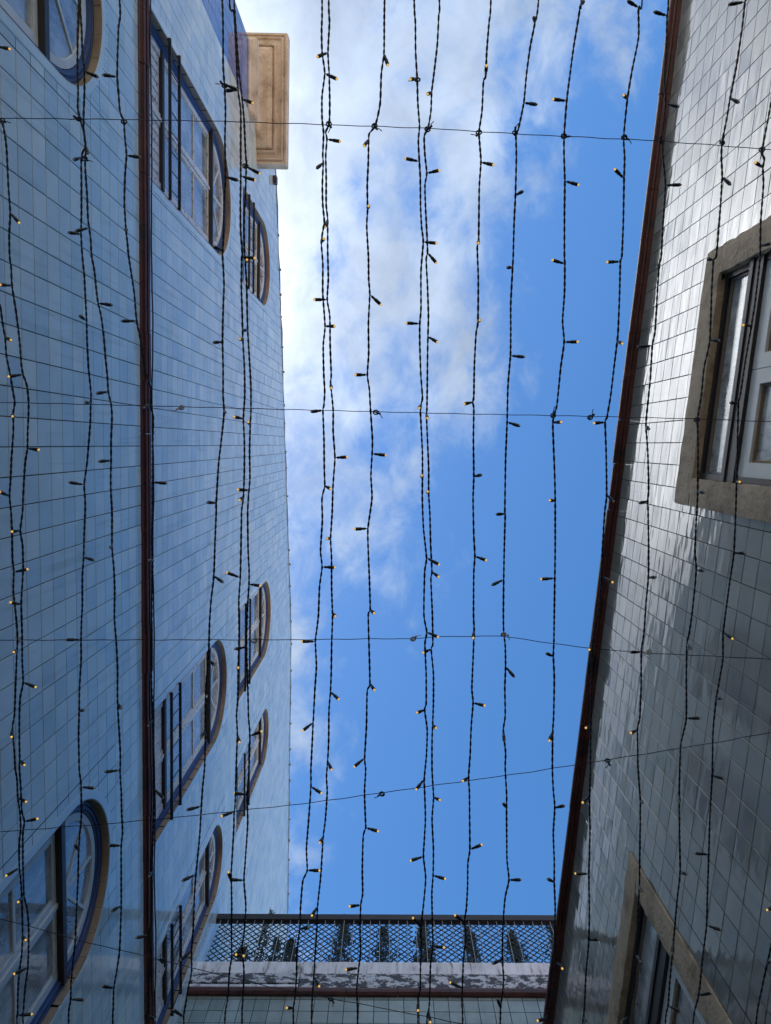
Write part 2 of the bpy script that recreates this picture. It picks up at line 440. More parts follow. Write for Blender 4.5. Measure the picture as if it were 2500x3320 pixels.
m = Mat('lit_amber_led', (0.9, 0.5, 0.12), 0.2); m.b.inputs['Emission Color'].default_value = (1.0, 0.60, 0.14, 1)
lw_ = m.n('ShaderNodeLayerWeight'); lw_.inputs[0].default_value = 0.35
mr = m.n('ShaderNodeMapRange'); m.l(lw_.outputs['Facing'], mr.inputs[0]); mr.inputs[3].default_value = 0.36; mr.inputs[4].default_value = 0.06
m.l(mr.outputs[0], m.b.inputs['Emission Strength']); M_LIT = m.m
M_UNLIT = Mat('clear_led_cap', (0.32, 0.31, 0.27), 0.15).m
STRANDS = [
 (1.870, [(-0.9601,-0.7941), (-0.9541,-0.7766), (-0.9495,-0.7284), (-0.9492,-0.6403), (-0.9477,-0.5736,0.0258,0.0274,-0.0051,1), (-0.9526,-0.52), (-0.9541,-0.4692), (-0.9517,-0.4422), (-0.9515,-0.3969,-0.0142,0.0051,-0.0349,1), (-0.945,-0.3377), (-0.939,-0.2644), (-0.9371,-0.2044), (-0.9337,-0.1766,-0.0271,0.0079,-0.0254,1), (-0.9255,-0.1487), (-0.9229,-0.1021), (-0.9285,-0.0317), (-0.9313,0.0107,0.0365,0.0037,-0.0099,1), (-0.9395,0.0534), (-0.948,0.1344), (-0.9513,0.1742), (-0.9592,0.2223,-0.0044,-0.0012,-0.0377,1), (-0.9553,0.261), (-0.9565,0.3193), (-0.9612,0.3681), (-0.9659,0.4172,-0.0127,-0.0136,-0.0331,1), (-0.9667,0.4665), (-0.968,0.5161), (-0.9703,0.5659), (-0.9706,0.6259,0.0354,0.0139,-0.0004,1), (-0.9799,0.6662), (-0.9847,0.7167), (-0.9882,0.793), (-0.9894,0.839,0.027,0.0032,-0.0265,1), (-0.9914,0.8609), (-0.9903,0.9124), (-0.9904,0.9797), (-0.9848,1.0108,0.0371,-0.0077,0.0025,1), (-0.9903,1.0421), (-0.9939,1.1208), (-0.9955,1.2212,0.0018,-0.0047,-0.0377,1), (-0.9894,1.2531), (-0.9868,1.3065), (-0.9892,1.3602), (-0.9949,1.4304,-0.0268,-0.0017,-0.0269,1), (-1.0056,1.4956), (-1.0117,1.5502), (-1.0153,1.5958)]),
 (1.900, [(-0.9999,-0.3571), (-0.9967,-0.3246), (-0.9935,-0.292), (-0.9906,-0.2733,0.028,0.0103,-0.0236,1), (-0.9895,-0.2265), (-0.9822,-0.1795), (-0.977,-0.1369), (-0.9736,-0.1085), (-0.9788,-0.0799,0.0146,0.0098,-0.0337,1), (-0.981,-0.0322), (-0.9893,0.0398), (-0.9935,0.0881), (-0.9987,0.1356,-0.0089,-0.0148,-0.0339,1), (-0.9968,0.1769), (-0.9966,0.2259), (-0.9987,0.2997), (-0.997,0.3368,0.0368,-0.0075,0.0058,1), (-1.0007,0.384), (-0.9986,0.4239), (-0.9961,0.474), (-0.9957,0.5193), (-0.9985,0.5471,0.0092,-0.0041,-0.0366,1), (-1.003,0.6004), (-1.0096,0.6769), (-1.014,0.7282), (-1.0206,0.7618,0.0131,0.015,-0.0324,1), (-1.0189,0.8317), (-1.0189,0.8749), (-1.0153,0.9061), (-1.0152,0.9585,0.0332,0.0038,-0.0181,1), (-1.0116,1.0007), (-1.0118,1.0483), (-1.0171,1.0855), (-1.0206,1.1602,-0.0251,0.0071,-0.0277,1), (-1.0185,1.1924), (-1.0179,1.2462), (-1.0196,1.3275), (-1.021,1.3575,0.024,-0.0061,-0.0288,1), (-1.0254,1.4095), (-1.0347,1.4644), (-1.0409,1.5197), (-1.046,1.5947,0.0366,0.0077,0.0129,1), (-1.0488,1.6215)]),
 (1.930, [(-0.7816,-1.1069), (-0.7873,-1.0192), (-0.7909,-0.9529), (-0.7916,-0.8861), (-0.7939,-0.8504), (-0.7903,-0.8234), (-0.7819,-0.7964), (-0.7776,-0.7603,0.0122,0.0315,-0.0174,0), (-0.7892,-0.7286,-0.0081,0.0187,-0.032,0), (-0.7919,-0.6603), (-0.7945,-0.5916), (-0.7975,-0.5386,-0.0212,0.0041,-0.0312,0), (-0.7963,-0.4839), (-0.7933,-0.4374), (-0.7926,-0.3906), (-0.7915,-0.32,-0.0032,-0.0078,-0.0371,0), (-0.7923,-0.2727), (-0.7911,-0.2013), (-0.7881,-0.1534), (-0.787,-0.1294), (-0.7888,-0.1077,0.0013,-0.0002,-0.038,0), (-0.7917,-0.057), (-0.7974,-0.0084), (-0.8045,0.0502), (-0.8141,0.1066,-0.0358,-0.0072,-0.0155,0), (-0.8132,0.1485), (-0.8144,0.1796), (-0.8192,0.2392), (-0.823,0.3017,0.035,0.0064,-0.0133,0), (-0.8286,0.3545), (-0.8315,0.4303), (-0.8359,0.4812), (-0.8387,0.5272,-0.0371,-0.0042,-0.0158,0), (-0.8409,0.5837), (-0.848,0.6612), (-0.8515,0.7262,0.025,-0.0123,-0.0258,0), (-0.8556,0.7916), (-0.8578,0.8881), (-0.8554,0.9198), (-0.8548,0.9427,0.0371,0.0062,0.0053,0), (-0.8568,1.0212), (-0.863,1.0749), (-0.8687,1.129,-0.0017,-0.0327,-0.0193,0), (-0.8735,1.2105), (-0.883,1.3202), (-0.8877,1.3865,0.0155,-0.022,-0.0268,0), (-0.8936,1.4309), (-0.9048,1.5148), (-0.9086,1.571,0.036,0.0088,0.009,0), (-0.917,1.6462)]),
 (1.885, [(-0.7602,-1.0811), (-0.759,-1.0169), (-0.7589,-0.9609), (-0.7561,-0.9155,0.0354,0.0136,0.0017,0), (-0.7575,-0.8654), (-0.761,-0.8217), (-0.7627,-0.7778), (-0.7598,-0.7337), (-0.7624,-0.6894), (-0.7603,-0.6226), (-0.7602,-0.5643), (-0.7578,-0.5418,-0.027,0.0152,-0.022,0), (-0.7552,-0.5102), (-0.7543,-0.4726), (-0.7486,-0.4363), (-0.7456,-0.3906), (-0.7422,-0.3562,0.0376,0.0047,0.002,0), (-0.7362,-0.3263), (-0.7309,-0.2755), (-0.7282,-0.2198), (-0.7251,-0.1732), (-0.7241,-0.1343,-0.0192,0.0069,-0.0321,0), (-0.7181,-0.1028), (-0.7168,-0.0698), (-0.7214,-0.0082), (-0.7231,0.0418,-0.021,0.0017,-0.0316,0), (-0.7256,0.0873), (-0.7264,0.1354), (-0.7253,0.1753), (-0.7285,0.2677,0.0102,-0.0051,-0.0362,0), (-0.7256,0.3215), (-0.7253,0.3855), (-0.7287,0.4549), (-0.726,0.5197), (-0.7251,0.595), (-0.7282,0.6861,0.0211,0.0062,-0.031,0), (-0.7262,0.7729), (-0.7255,0.8242), (-0.7269,0.8669), (-0.7281,0.8731,-0.0372,-0.0015,-0.0145,0), (-0.7267,0.9343), (-0.7273,0.997), (-0.727,1.0494), (-0.7318,1.0863,-0.0278,-0.0136,-0.022,0), (-0.7341,1.1551), (-0.7376,1.2592,-0.0146,-0.007,-0.0344,0), (-0.7429,1.3427), (-0.7473,1.3969), (-0.7568,1.4514), (-0.7662,1.5007,-0.0267,-0.0204,-0.0177,0), (-0.7699,1.5612), (-0.7725,1.6071)]),
 (1.915, [(-0.6741,-1.0979), (-0.6787,-1.0327), (-0.6832,-0.9671), (-0.6858,-0.9165,-0.0297,0.0057,-0.023,0), (-0.6839,-0.8789), (-0.6816,-0.8345), (-0.6732,-0.8078), (-0.6712,-0.7675), (-0.6688,-0.7271,0.0376,0.0053,-0.002,0), (-0.6742,-0.6776), (-0.6779,-0.6095), (-0.6761,-0.5479,0.0127,0.0127,-0.0335,0), (-0.6728,-0.5043), (-0.6713,-0.4799), (-0.6656,-0.4338), (-0.66,-0.3874), (-0.656,-0.3174,-0.0366,0.003,-0.0128,0), (-0.649,-0.2798), (-0.6433,-0.2327), (-0.6373,-0.1901), (-0.6243,-0.1426), (-0.6254,-0.1044,-0.0078,0.0122,-0.0351,0), (-0.6203,-0.0661), (-0.6234,-0.0083), (-0.6249,0.04), (-0.6266,0.0994,0.0376,0.0032,0.0046,0), (-0.629,0.1782), (-0.6336,0.252), (-0.6328,0.3066,0.0027,-0.005,-0.0376,0), (-0.6388,0.4267), (-0.6416,0.5227), (-0.6458,0.6299), (-0.6457,0.7433,-0.0003,0.0058,-0.0376,0), (-0.6461,0.8109), (-0.6472,0.8805), (-0.6489,0.9383,0.0285,0.0268,-0.0043,0), (-0.6493,0.9859), (-0.656,1.0925), (-0.6611,1.1786,0.0038,-0.0069,-0.0372,0), (-0.6633,1.2544), (-0.6665,1.3253), (-0.6744,1.3664,-0.0318,-0.0068,-0.0197,0), (-0.6724,1.4187), (-0.6793,1.5296), (-0.6868,1.6051,0.0315,-0.0028,-0.0211,0), (-0.6892,1.6321)]),
 (1.870, [(-0.4089,-1.0711), (-0.4084,-0.9862), (-0.4098,-0.922), (-0.4075,-0.8768,0.0351,0.0145,-0.0002,0), (-0.4061,-0.8141), (-0.4088,-0.7488), (-0.4092,-0.6588,0.0347,0.0122,-0.0094,0), (-0.4142,-0.5947), (-0.4165,-0.5278), (-0.4198,-0.4808,-0.0172,-0.0024,-0.0338,0), (-0.4205,-0.4682), (-0.4182,-0.4006), (-0.4219,-0.3325), (-0.4249,-0.257,-0.0162,0.0055,-0.0339,0), (-0.4247,-0.1948), (-0.4262,-0.1252), (-0.4248,-0.0785,0.0107,-0.0017,-0.0364,0), (-0.4333,-0.0081), (-0.4417,0.0533), (-0.4495,0.1509,-0.0151,-0.0051,-0.0345,0), (-0.45,0.1738), (-0.4545,0.246), (-0.4599,0.3406,0.0296,0.0144,-0.019,0), (-0.4686,0.4066), (-0.4738,0.4656), (-0.4773,0.535), (-0.4794,0.5648,0.0251,0.0052,-0.028,0), (-0.4874,0.6398), (-0.4911,0.7559,-0.0026,0.0037,-0.0377,0), (-0.4959,0.8594), (-0.502,0.9107), (-0.5068,0.9659,-0.0377,0.0041,-0.0132,0), (-0.5125,1.0402), (-0.5201,1.1083), (-0.5263,1.1582,-0.0347,0.0094,-0.0164,0), (-0.532,1.2244), (-0.5364,1.3042), (-0.5432,1.3767,-0.0243,0.0103,-0.0273,0), (-0.5448,1.4387), (-0.5563,1.493), (-0.5701,1.5723,-0.0298,-0.0236,-0.001,0), (-0.5701,1.5931)]),
 (1.900, [(-0.3972,-1.0882), (-0.3877,-1.0624), (-0.3843,-1.0019), (-0.3828,-0.9367), (-0.3807,-0.8776,-0.0273,0.0128,-0.0232,0), (-0.3747,-0.8271), (-0.3763,-0.7385), (-0.3775,-0.6715,0.0377,0.008,0.0095,1), (-0.3797,-0.6041), (-0.38,-0.5362), (-0.3773,-0.4816), (-0.3788,-0.4739,0.0372,0.0052,-0.0058,1), (-0.381,-0.407), (-0.3799,-0.3378), (-0.3793,-0.2657,-0.0012,0.0016,-0.0379,1), (-0.3767,-0.1978), (-0.377,-0.1272), (-0.3815,-0.0655,-0.0193,-0.005,-0.0323,1), (-0.3801,-0.0083), (-0.3814,0.0638), (-0.3851,0.1363,-0.0036,0.0069,-0.0372,1), (-0.3907,0.1766), (-0.3938,0.2646), (-0.3973,0.3509,-0.0366,-0.0158,-0.0056,1), (-0.4024,0.413), (-0.403,0.4981), (-0.4064,0.5737), (-0.4077,0.5919,0.0082,-0.0083,-0.0362,1), (-0.4097,0.6754), (-0.4142,0.7266), (-0.4132,0.7781,0.0133,0.0104,-0.034,1), (-0.418,0.8729), (-0.423,0.9774), (-0.4259,0.9969,-0.0323,0.0028,-0.0198,1), (-0.4285,1.0566), (-0.4367,1.163), (-0.4374,1.2005,-0.0071,-0.0368,-0.006,1), (-0.4378,1.2705), (-0.4404,1.3518), (-0.4406,1.4146,0.0373,-0.0045,-0.0058,1), (-0.4477,1.4612), (-0.4545,1.544), (-0.4638,1.6179)]),
 (1.930, [(-0.3919,-1.1053), (-0.391,-1.0791), (-0.3871,-0.9957), (-0.3827,-0.9293), (-0.3763,-0.8692,0.0314,0.0165,-0.0137,1), (-0.3726,-0.8177), (-0.3705,-0.7501), (-0.3689,-0.7048,0.0347,0.0143,0.0111,1), (-0.3725,-0.6365), (-0.377,-0.5677), (-0.3766,-0.4831), (-0.3755,-0.4647,0.0119,-0.0013,-0.0361,1), (-0.3731,-0.4134), (-0.3729,-0.3431), (-0.3723,-0.2959,-0.0052,0.0066,-0.0371,0), (-0.3699,-0.239), (-0.3665,-0.1532), (-0.3677,-0.081), (-0.3697,-0.0511,0.0015,-0.0071,-0.0373,1), (-0.3728,0.0159), (-0.3731,0.0893), (-0.3761,0.1212,-0.0262,-0.0032,-0.0274,1), (-0.3806,0.1794), (-0.3813,0.2787), (-0.3797,0.3288), (-0.3805,0.374,0.0356,0.0024,-0.013,1), (-0.3869,0.455), (-0.39,0.5458,-0.0282,-0.0001,-0.0255,0), (-0.3896,0.6084), (-0.3884,0.686), (-0.3883,0.738), (-0.3853,0.7955,0.035,-0.0148,-0.0013,1), (-0.3894,0.8866), (-0.3958,0.9634,-0.0348,-0.0106,-0.0109,1), (-0.3957,1.0462), (-0.4043,1.1541), (-0.409,1.2122,-0.038,-0.0054,-0.0054,1), (-0.4052,1.2904), (-0.4119,1.373), (-0.4177,1.4062,-0.0112,0.0026,-0.0362,1), (-0.4139,1.4841), (-0.4185,1.5681), (-0.422,1.6432)]),
 (1.885, [(-0.1684,-1.0787), (-0.17,-1.0104), (-0.1693,-0.9588), (-0.1632,-0.9086,0.0331,0.0176,-0.0061,1), (-0.1702,-0.8548), (-0.1706,-0.8024), (-0.1672,-0.7673), (-0.1695,-0.7144), (-0.1685,-0.6967,-0.0145,0.023,-0.0265,0), (-0.1711,-0.6435), (-0.1704,-0.5961), (-0.167,-0.5566), (-0.1709,-0.5315), (-0.1748,-0.5044,0.0104,-0.0005,-0.0365,1), (-0.1715,-0.4519), (-0.1721,-0.3791), (-0.1671,-0.2983,0.0289,0.0039,-0.0244,1), (-0.172,-0.2502), (-0.1711,-0.1759), (-0.1691,-0.1348), (-0.1717,-0.0972), (-0.1741,-0.0868,-0.0294,0.0048,-0.0236,0), (-0.172,-0.0131), (-0.1718,0.063), (-0.171,0.1071,0.0194,0.0061,-0.0321,1), (-0.1782,0.1397), (-0.1779,0.1976), (-0.1831,0.2754), (-0.1796,0.3195,0.0373,-0.0001,-0.007,1), (-0.1867,0.3734), (-0.19,0.4457), (-0.1946,0.4853), (-0.1988,0.5184,-0.0378,-0.0011,-0.0044,1), (-0.1967,0.5853), (-0.2011,0.6458), (-0.2058,0.727), (-0.2067,0.7392,-0.0273,0.0161,-0.021,1), (-0.2105,0.8088), (-0.2139,0.8706), (-0.2143,0.9169,0.0321,0.0128,-0.0158,1), (-0.2212,1.009), (-0.2281,1.093), (-0.2267,1.1543,0.0371,-0.0039,-0.0075,1), (-0.2391,1.1862), (-0.246,1.2631), (-0.2487,1.3232,0.0297,-0.0159,-0.0175,0), (-0.2576,1.3924), (-0.2591,1.4577), (-0.264,1.5233), (-0.2689,1.5563,-0.0161,-0.0219,-0.0266,1), (-0.2694,1.604)]),
 (1.915, [(-0.1545,-1.0958), (-0.1531,-1.0438), (-0.1573,-0.9722,-0.0271,0.0195,-0.0181,1), (-0.1547,-0.9213), (-0.1537,-0.8506), (-0.1555,-0.8026), (-0.1642,-0.7831), (-0.1614,-0.7652,0.0366,0.0083,-0.0062,1), (-0.1647,-0.7258), (-0.164,-0.6718), (-0.1645,-0.6055), (-0.161,-0.5691,-0.0054,0.0274,-0.0257,1), (-0.1615,-0.4959), (-0.1605,-0.4222), (-0.1636,-0.3702,-0.0345,0.003,-0.0155,1), (-0.1574,-0.3292), (-0.1568,-0.2542), (-0.1546,-0.1787), (-0.1563,-0.1578,0.005,0.0159,-0.0342,1), (-0.1502,-0.09), (-0.1506,-0.0325), (-0.1464,0.035,0.0357,-0.0022,-0.0129,1), (-0.1515,0.1029), (-0.1547,0.1811), (-0.1591,0.2481,-0.0065,-0.0048,-0.0371,1), (-0.1571,0.2996), (-0.1573,0.3793), (-0.1557,0.4475,0.0114,0.0026,-0.0362,1), (-0.1559,0.4728), (-0.1583,0.5335), (-0.1601,0.615), (-0.1624,0.665,0.026,0.0145,-0.0237,1), (-0.1668,0.7178), (-0.1682,0.8007), (-0.1714,0.8591,0.0143,0.0119,-0.0332,1), (-0.175,0.9053), (-0.1733,0.9474), (-0.1788,1.0249), (-0.1853,1.076,-0.0069,-0.0033,-0.0372,1), (-0.189,1.1316), (-0.1936,1.1962), (-0.2025,1.2786,-0.0135,0.0053,-0.0351,1), (-0.2052,1.3484), (-0.2099,1.4143), (-0.2147,1.485,0.0192,0.008,-0.0318,1), (-0.2194,1.5473), (-0.2223,1.6292)]),
 (1.870, [(-0.0158,-1.0695), (-0.0166,-1.0187), (-0.0173,-0.9472,0.0105,0.035,-0.0105,1), (-0.0238,-0.8992), (-0.0268,-0.8303), (-0.0384,-0.78), (-0.053,-0.7609), (-0.0549,-0.7469,-0.0112,0.0269,-0.0244,1), (-0.0561,-0.6909), (-0.0587,-0.6381), (-0.0581,-0.591), (-0.0578,-0.5804,0.0037,0.003,-0.0377,1), (-0.0601,-0.5377), (-0.0562,-0.4661), (-0.0556,-0.4121), (-0.053,-0.3741,0.03,0.0263,0.0052,1), (-0.0565,-0.3031), (-0.056,-0.2298), (-0.0594,-0.1752,-0.032,0.0019,-0.0204,1), (-0.0543,-0.1373), (-0.0517,-0.0878), (-0.047,-0.013), (-0.0478,0.0239,0.0379,0.0042,0.0001,1), (-0.0509,0.0815), (-0.0484,0.1386), (-0.0588,0.2164,-0.0366,0.0004,-0.0104,1), (-0.0582,0.2731), (-0.0553,0.3507), (-0.0535,0.4289,0.0124,0.0026,-0.0358,1), (-0.0585,0.4418), (-0.0568,0.5208), (-0.0547,0.6263,0.014,0.0081,-0.0344,1), (-0.0617,0.6484), (-0.0639,0.741), (-0.0689,0.8305,-0.0292,0.0188,-0.0154,1), (-0.0662,0.8632), (-0.0695,0.9248), (-0.0673,1.0004), (-0.0666,1.0244,0.036,0.0038,-0.0117,1), (-0.0734,1.0502), (-0.0761,1.1465), (-0.0751,1.2098), (-0.0804,1.2437,-0.0318,-0.0083,-0.0191,1), (-0.0826,1.3162), (-0.0816,1.3804), (-0.0866,1.4257,-0.0372,-0.0006,-0.0078,1), (-0.0921,1.4885), (-0.0904,1.5901)]),
 (1.900, [(0.0566,-1.0863), (0.0597,-1.0348), (0.0607,-0.9656), (0.0646,-0.9029,-0.0187,0.0161,-0.0289,1), (0.0667,-0.8433), (0.071,-0.7904), (0.0682,-0.755), (0.071,-0.7052,-0.0379,-0.0072,-0.002,1), (0.0734,-0.6659), (0.0744,-0.6002), (0.0773,-0.5461), (0.0816,-0.5098,0.0356,0.0067,-0.0114,1), (0.0763,-0.4368), (0.0767,-0.3448), (0.0738,-0.3067,-0.0372,-0.0007,-0.0077,1), (0.0741,-0.252), (0.0771,-0.1771), (0.0815,-0.1206), (0.0778,-0.1017,-0.0063,0.0112,-0.0358,1), (0.0763,-0.0855), (0.0788,-0.0399), (0.0822,0.0251), (0.0825,0.0885,-0.0035,-0.01,-0.0365,1), (0.0823,0.1407), (0.0858,0.2185), (0.094,0.2969,0.0356,0.0187,-0.0056,1), (0.0895,0.3364), (0.0881,0.4488), (0.0958,0.4967,0.0314,0.0087,-0.0195,1), (0.0912,0.5288), (0.0948,0.6096), (0.0952,0.691), (0.0913,0.7094,-0.0233,-0.003,-0.0299,1), (0.0984,0.7648), (0.0968,0.835), (0.0911,0.9027,-0.0239,0.0205,-0.0213,1), (0.0925,0.939), (0.0949,1.0158), (0.092,1.0791), (0.0901,1.1224,-0.0374,0.01,-0.0049,1), (0.0965,1.1856), (0.0908,1.2629), (0.0842,1.3269,-0.0239,-0.0295,-0.0016,1), (0.0852,1.3799), (0.0835,1.4454), (0.0829,1.5114), (0.0777,1.5379,-0.0022,0.0093,-0.0368,1), (0.0772,1.6146)]),
 (1.930, [(0.1203,-1.1032), (0.1191,-1.0684), (0.1158,-0.9982), (0.1077,-0.9276), (0.1024,-0.8843,-0.0126,0.0191,-0.0303,1), (0.1008,-0.8386), (0.0935,-0.7963), (0.0842,-0.7777), (0.0863,-0.7308), (0.0911,-0.6873,0.0339,-0.0017,-0.0171,1), (0.0867,-0.6582), (0.0881,-0.6096), (0.0923,-0.5362), (0.094,-0.4912,0.0248,0.0287,-0.0021,1), (0.0907,-0.4734), (0.0945,-0.4064), (0.0972,-0.3315), (0.0963,-0.2787,0.0257,0.0181,-0.0214,1), (0.0955,-0.218), (0.0951,-0.1417), (0.0946,-0.0906), (0.0935,-0.0772,0.0013,0.0109,-0.0364,1), (0.0965,-0.0134), (0.1001,0.0645), (0.1005,0.1311,-0.005,-0.0094,-0.0365,1), (0.1039,0.1824), (0.1063,0.2617), (0.1103,0.3396,0.0177,0.0089,-0.0324,1), (0.1077,0.3617), (0.1122,0.4558), (0.1139,0.5371), (0.1096,0.5515,-0.0248,0.0019,-0.0287,1), (0.116,0.6192), (0.1165,0.7019), (0.1148,0.7622,0.0078,-0.0044,-0.0369,1), (0.1135,0.8061), (0.1139,0.8903), (0.1185,0.9687,0.0169,-0.0083,-0.033,1), (0.1148,1.0318), (0.119,1.1176), (0.1186,1.1955,0.0352,0.0019,-0.0141,1), (0.1156,1.2477), (0.1174,1.3354), (0.1191,1.4059,0.0328,-0.009,-0.0169,1), (0.1128,1.4681), (0.1116,1.5575), (0.1085,1.6002,0.003,0.0056,-0.0375,1), (0.1036,1.64)]),
 (1.885, [(0.2429,-1.077), (0.2392,-1.0259), (0.2343,-0.9573), (0.2325,-0.9004,-0.0027,-0.0088,-0.0369,1), (0.2272,-0.8882), (0.2244,-0.8187), (0.2177,-0.7697), (0.2207,-0.731), (0.2233,-0.6975,0.0317,0.0132,-0.0164,1), (0.22,-0.6425), (0.2198,-0.5951), (0.2197,-0.5091,-0.0043,0.0163,-0.0341,1), (0.2166,-0.4911), (0.22,-0.4149), (0.2202,-0.3089,0.001,0.0019,-0.0379,1), (0.216,-0.2794), (0.2125,-0.1942), (0.2121,-0.1233), (0.2097,-0.1072,-0.0264,0.0059,-0.0266,1), (0.2125,-0.0884), (0.2122,-0.0131), (0.2144,0.0828,0.0168,-0.006,-0.0336,0), (0.2131,0.1395), (0.2161,0.2361), (0.2195,0.2905,0.0291,0.008,-0.0231,1), (0.2172,0.3335), (0.2177,0.445), (0.2197,0.4866,-0.0061,0.0145,-0.0346,1), (0.2179,0.5644), (0.2156,0.6448), (0.2192,0.684,0.0305,0.0001,-0.0227,1), (0.2151,0.7462), (0.2129,0.828), (0.2095,0.8898,-0.0199,-0.0038,-0.0322,1), (0.212,0.9312), (0.2136,1.0074), (0.2149,1.0932,0.0345,-0.0159,-0.0018,1), (0.2101,1.1333), (0.21,1.1969), (0.2074,1.2609), (0.2025,1.3016,-0.0289,-0.0243,-0.0043,1), (0.2062,1.3468), (0.2008,1.4117), (0.1987,1.4944,-0.0355,-0.0115,0.0073,1), (0.198,1.5426), (0.2006,1.6011)]),
 (1.915, [(0.3645,-1.0937), (0.3564,-1.0396,-0.0093,0.0049,-0.0365,0), (0.346,-0.9852), (0.3379,-0.9196), (0.3322,-0.8513,0.0314,0.0123,-0.0175,0), (0.3194,-0.787), (0.314,-0.7781), (0.3159,-0.72), (0.3151,-0.6277,0.0138,0.0014,-0.0354,0), (0.3129,-0.5618), (0.3119,-0.4782), (0.3109,-0.4497,-0.0191,0.0075,-0.032,0), (0.3076,-0.3605), (0.3087,-0.2929), (0.3087,-0.2281,0.0367,0.0048,-0.0086,0), (0.3037,-0.1516), (0.3028,-0.0577,0.0318,0.0114,-0.0174,0), (0.3004,0.0399), (0.3005,0.1776), (0.3016,0.1823,-0.028,-0.001,-0.0256,0), (0.3005,0.2758), (0.3003,0.3577,-0.034,0.0142,-0.0093,0), (0.3007,0.4503), (0.3024,0.5007), (0.3069,0.5361), (0.3088,0.5945,0.022,0.0242,-0.0193,0), (0.3077,0.6532), (0.3099,0.7304), (0.3055,0.7717,-0.0023,0.0189,-0.0329,0), (0.3125,0.8341), (0.3121,0.8774), (0.3173,0.956), (0.3174,0.9903,-0.0137,-0.0256,-0.0244,0), (0.319,1.0619), (0.3212,1.142), (0.3272,1.1984,0.0313,-0.0119,-0.0179,0), (0.3177,1.2498), (0.3128,1.3313), (0.3128,1.4327,-0.0322,-0.0023,-0.02,0), (0.3173,1.4962), (0.3097,1.5796,-0.0102,-0.0362,-0.0056,0), (0.3094,1.626)]),
 (1.870, [(0.4586,-1.0675), (0.4567,-1.0549,-0.0004,0.0103,-0.0366,0), (0.4529,-1.0253), (0.4433,-0.9617), (0.4358,-0.8976), (0.4291,-0.8353,-0.0373,-0.0012,-0.0072,1), (0.4247,-0.7529), (0.4258,-0.7027), (0.4289,-0.6466,0.0342,0.0132,-0.01,1), (0.4297,-0.5706), (0.432,-0.4667), (0.4334,-0.4479,-0.0357,-0.0073,-0.0108,1), (0.4341,-0.3767), (0.431,-0.3087), (0.4359,-0.2561,0.032,0.0019,-0.0204,1), (0.4289,-0.1941), (0.4215,-0.1016), (0.4151,-0.0736), (0.4118,-0.0549,0.0154,-0.0008,-0.0347,1), (0.4142,-0.0081), (0.4199,0.0862), (0.4221,0.1442,-0.0219,-0.0033,-0.0309,1), (0.4228,0.1733), (0.4248,0.2692), (0.4255,0.3457,-0.0378,0.0029,0.0022,1), (0.4261,0.4395), (0.4267,0.5133), (0.4261,0.5529,-0.0248,-0.0155,-0.0243,0), (0.4298,0.6126), (0.4304,0.7128), (0.4289,0.7557,-0.0162,0.0149,-0.031,1), (0.43,0.8564), (0.4338,0.9177), (0.4388,0.9666,0.0207,-0.0193,-0.0254,0), (0.4363,1.0365), (0.4405,1.1146), (0.4418,1.176,-0.0236,-0.0222,-0.0198,0), (0.4458,1.2462), (0.4465,1.326), (0.4502,1.4036,0.0116,-0.0044,-0.0359,1), (0.4459,1.4873), (0.4334,1.569,-0.0346,-0.0035,-0.0153,1), (0.4287,1.587)]),
 (1.900, [(0.6154,-1.0841), (0.6069,-1.067,-0.0336,-0.0066,-0.0165,0), (0.6091,-0.9982), (0.5956,-0.9202), (0.5862,-0.8526,-0.0201,0.0044,-0.032,1), (0.5798,-0.7624), (0.5836,-0.7136), (0.5837,-0.6624,-0.0296,-0.0198,-0.0133,1), (0.585,-0.5569), (0.5838,-0.4739), (0.5805,-0.4604,-0.0375,0.0026,-0.0055,1), (0.5809,-0.3826), (0.5799,-0.2903), (0.5783,-0.2634,0.0033,0.0127,-0.0357,1), (0.5722,-0.1971), (0.5657,-0.1267), (0.5577,-0.07), (0.5533,-0.0567,-0.035,0.0028,-0.0146,1), (0.5577,0.0156), (0.5624,0.131,0.0106,0.0158,-0.0329,0), (0.5588,0.176), (0.5552,0.2734), (0.5548,0.3472,0.0234,0.0104,-0.0281,1), (0.552,0.4215), (0.5414,0.4813), (0.5355,0.5389,-0.0175,-0.0045,-0.0334,1), (0.5367,0.6222), (0.5372,0.7547,-0.0224,-0.0082,-0.0296,1), (0.5392,0.8698), (0.5388,0.9503,-0.0268,0.0049,-0.0265,1), (0.5429,1.0527), (0.5429,1.1705,-0.0379,0.0038,0.0077,1), (0.5469,1.2658), (0.5479,1.3631,0.0204,-0.0201,-0.0249,0), (0.5431,1.4558), (0.5398,1.5908,-0.0013,-0.0092,-0.0369,0), (0.537,1.6213)]),
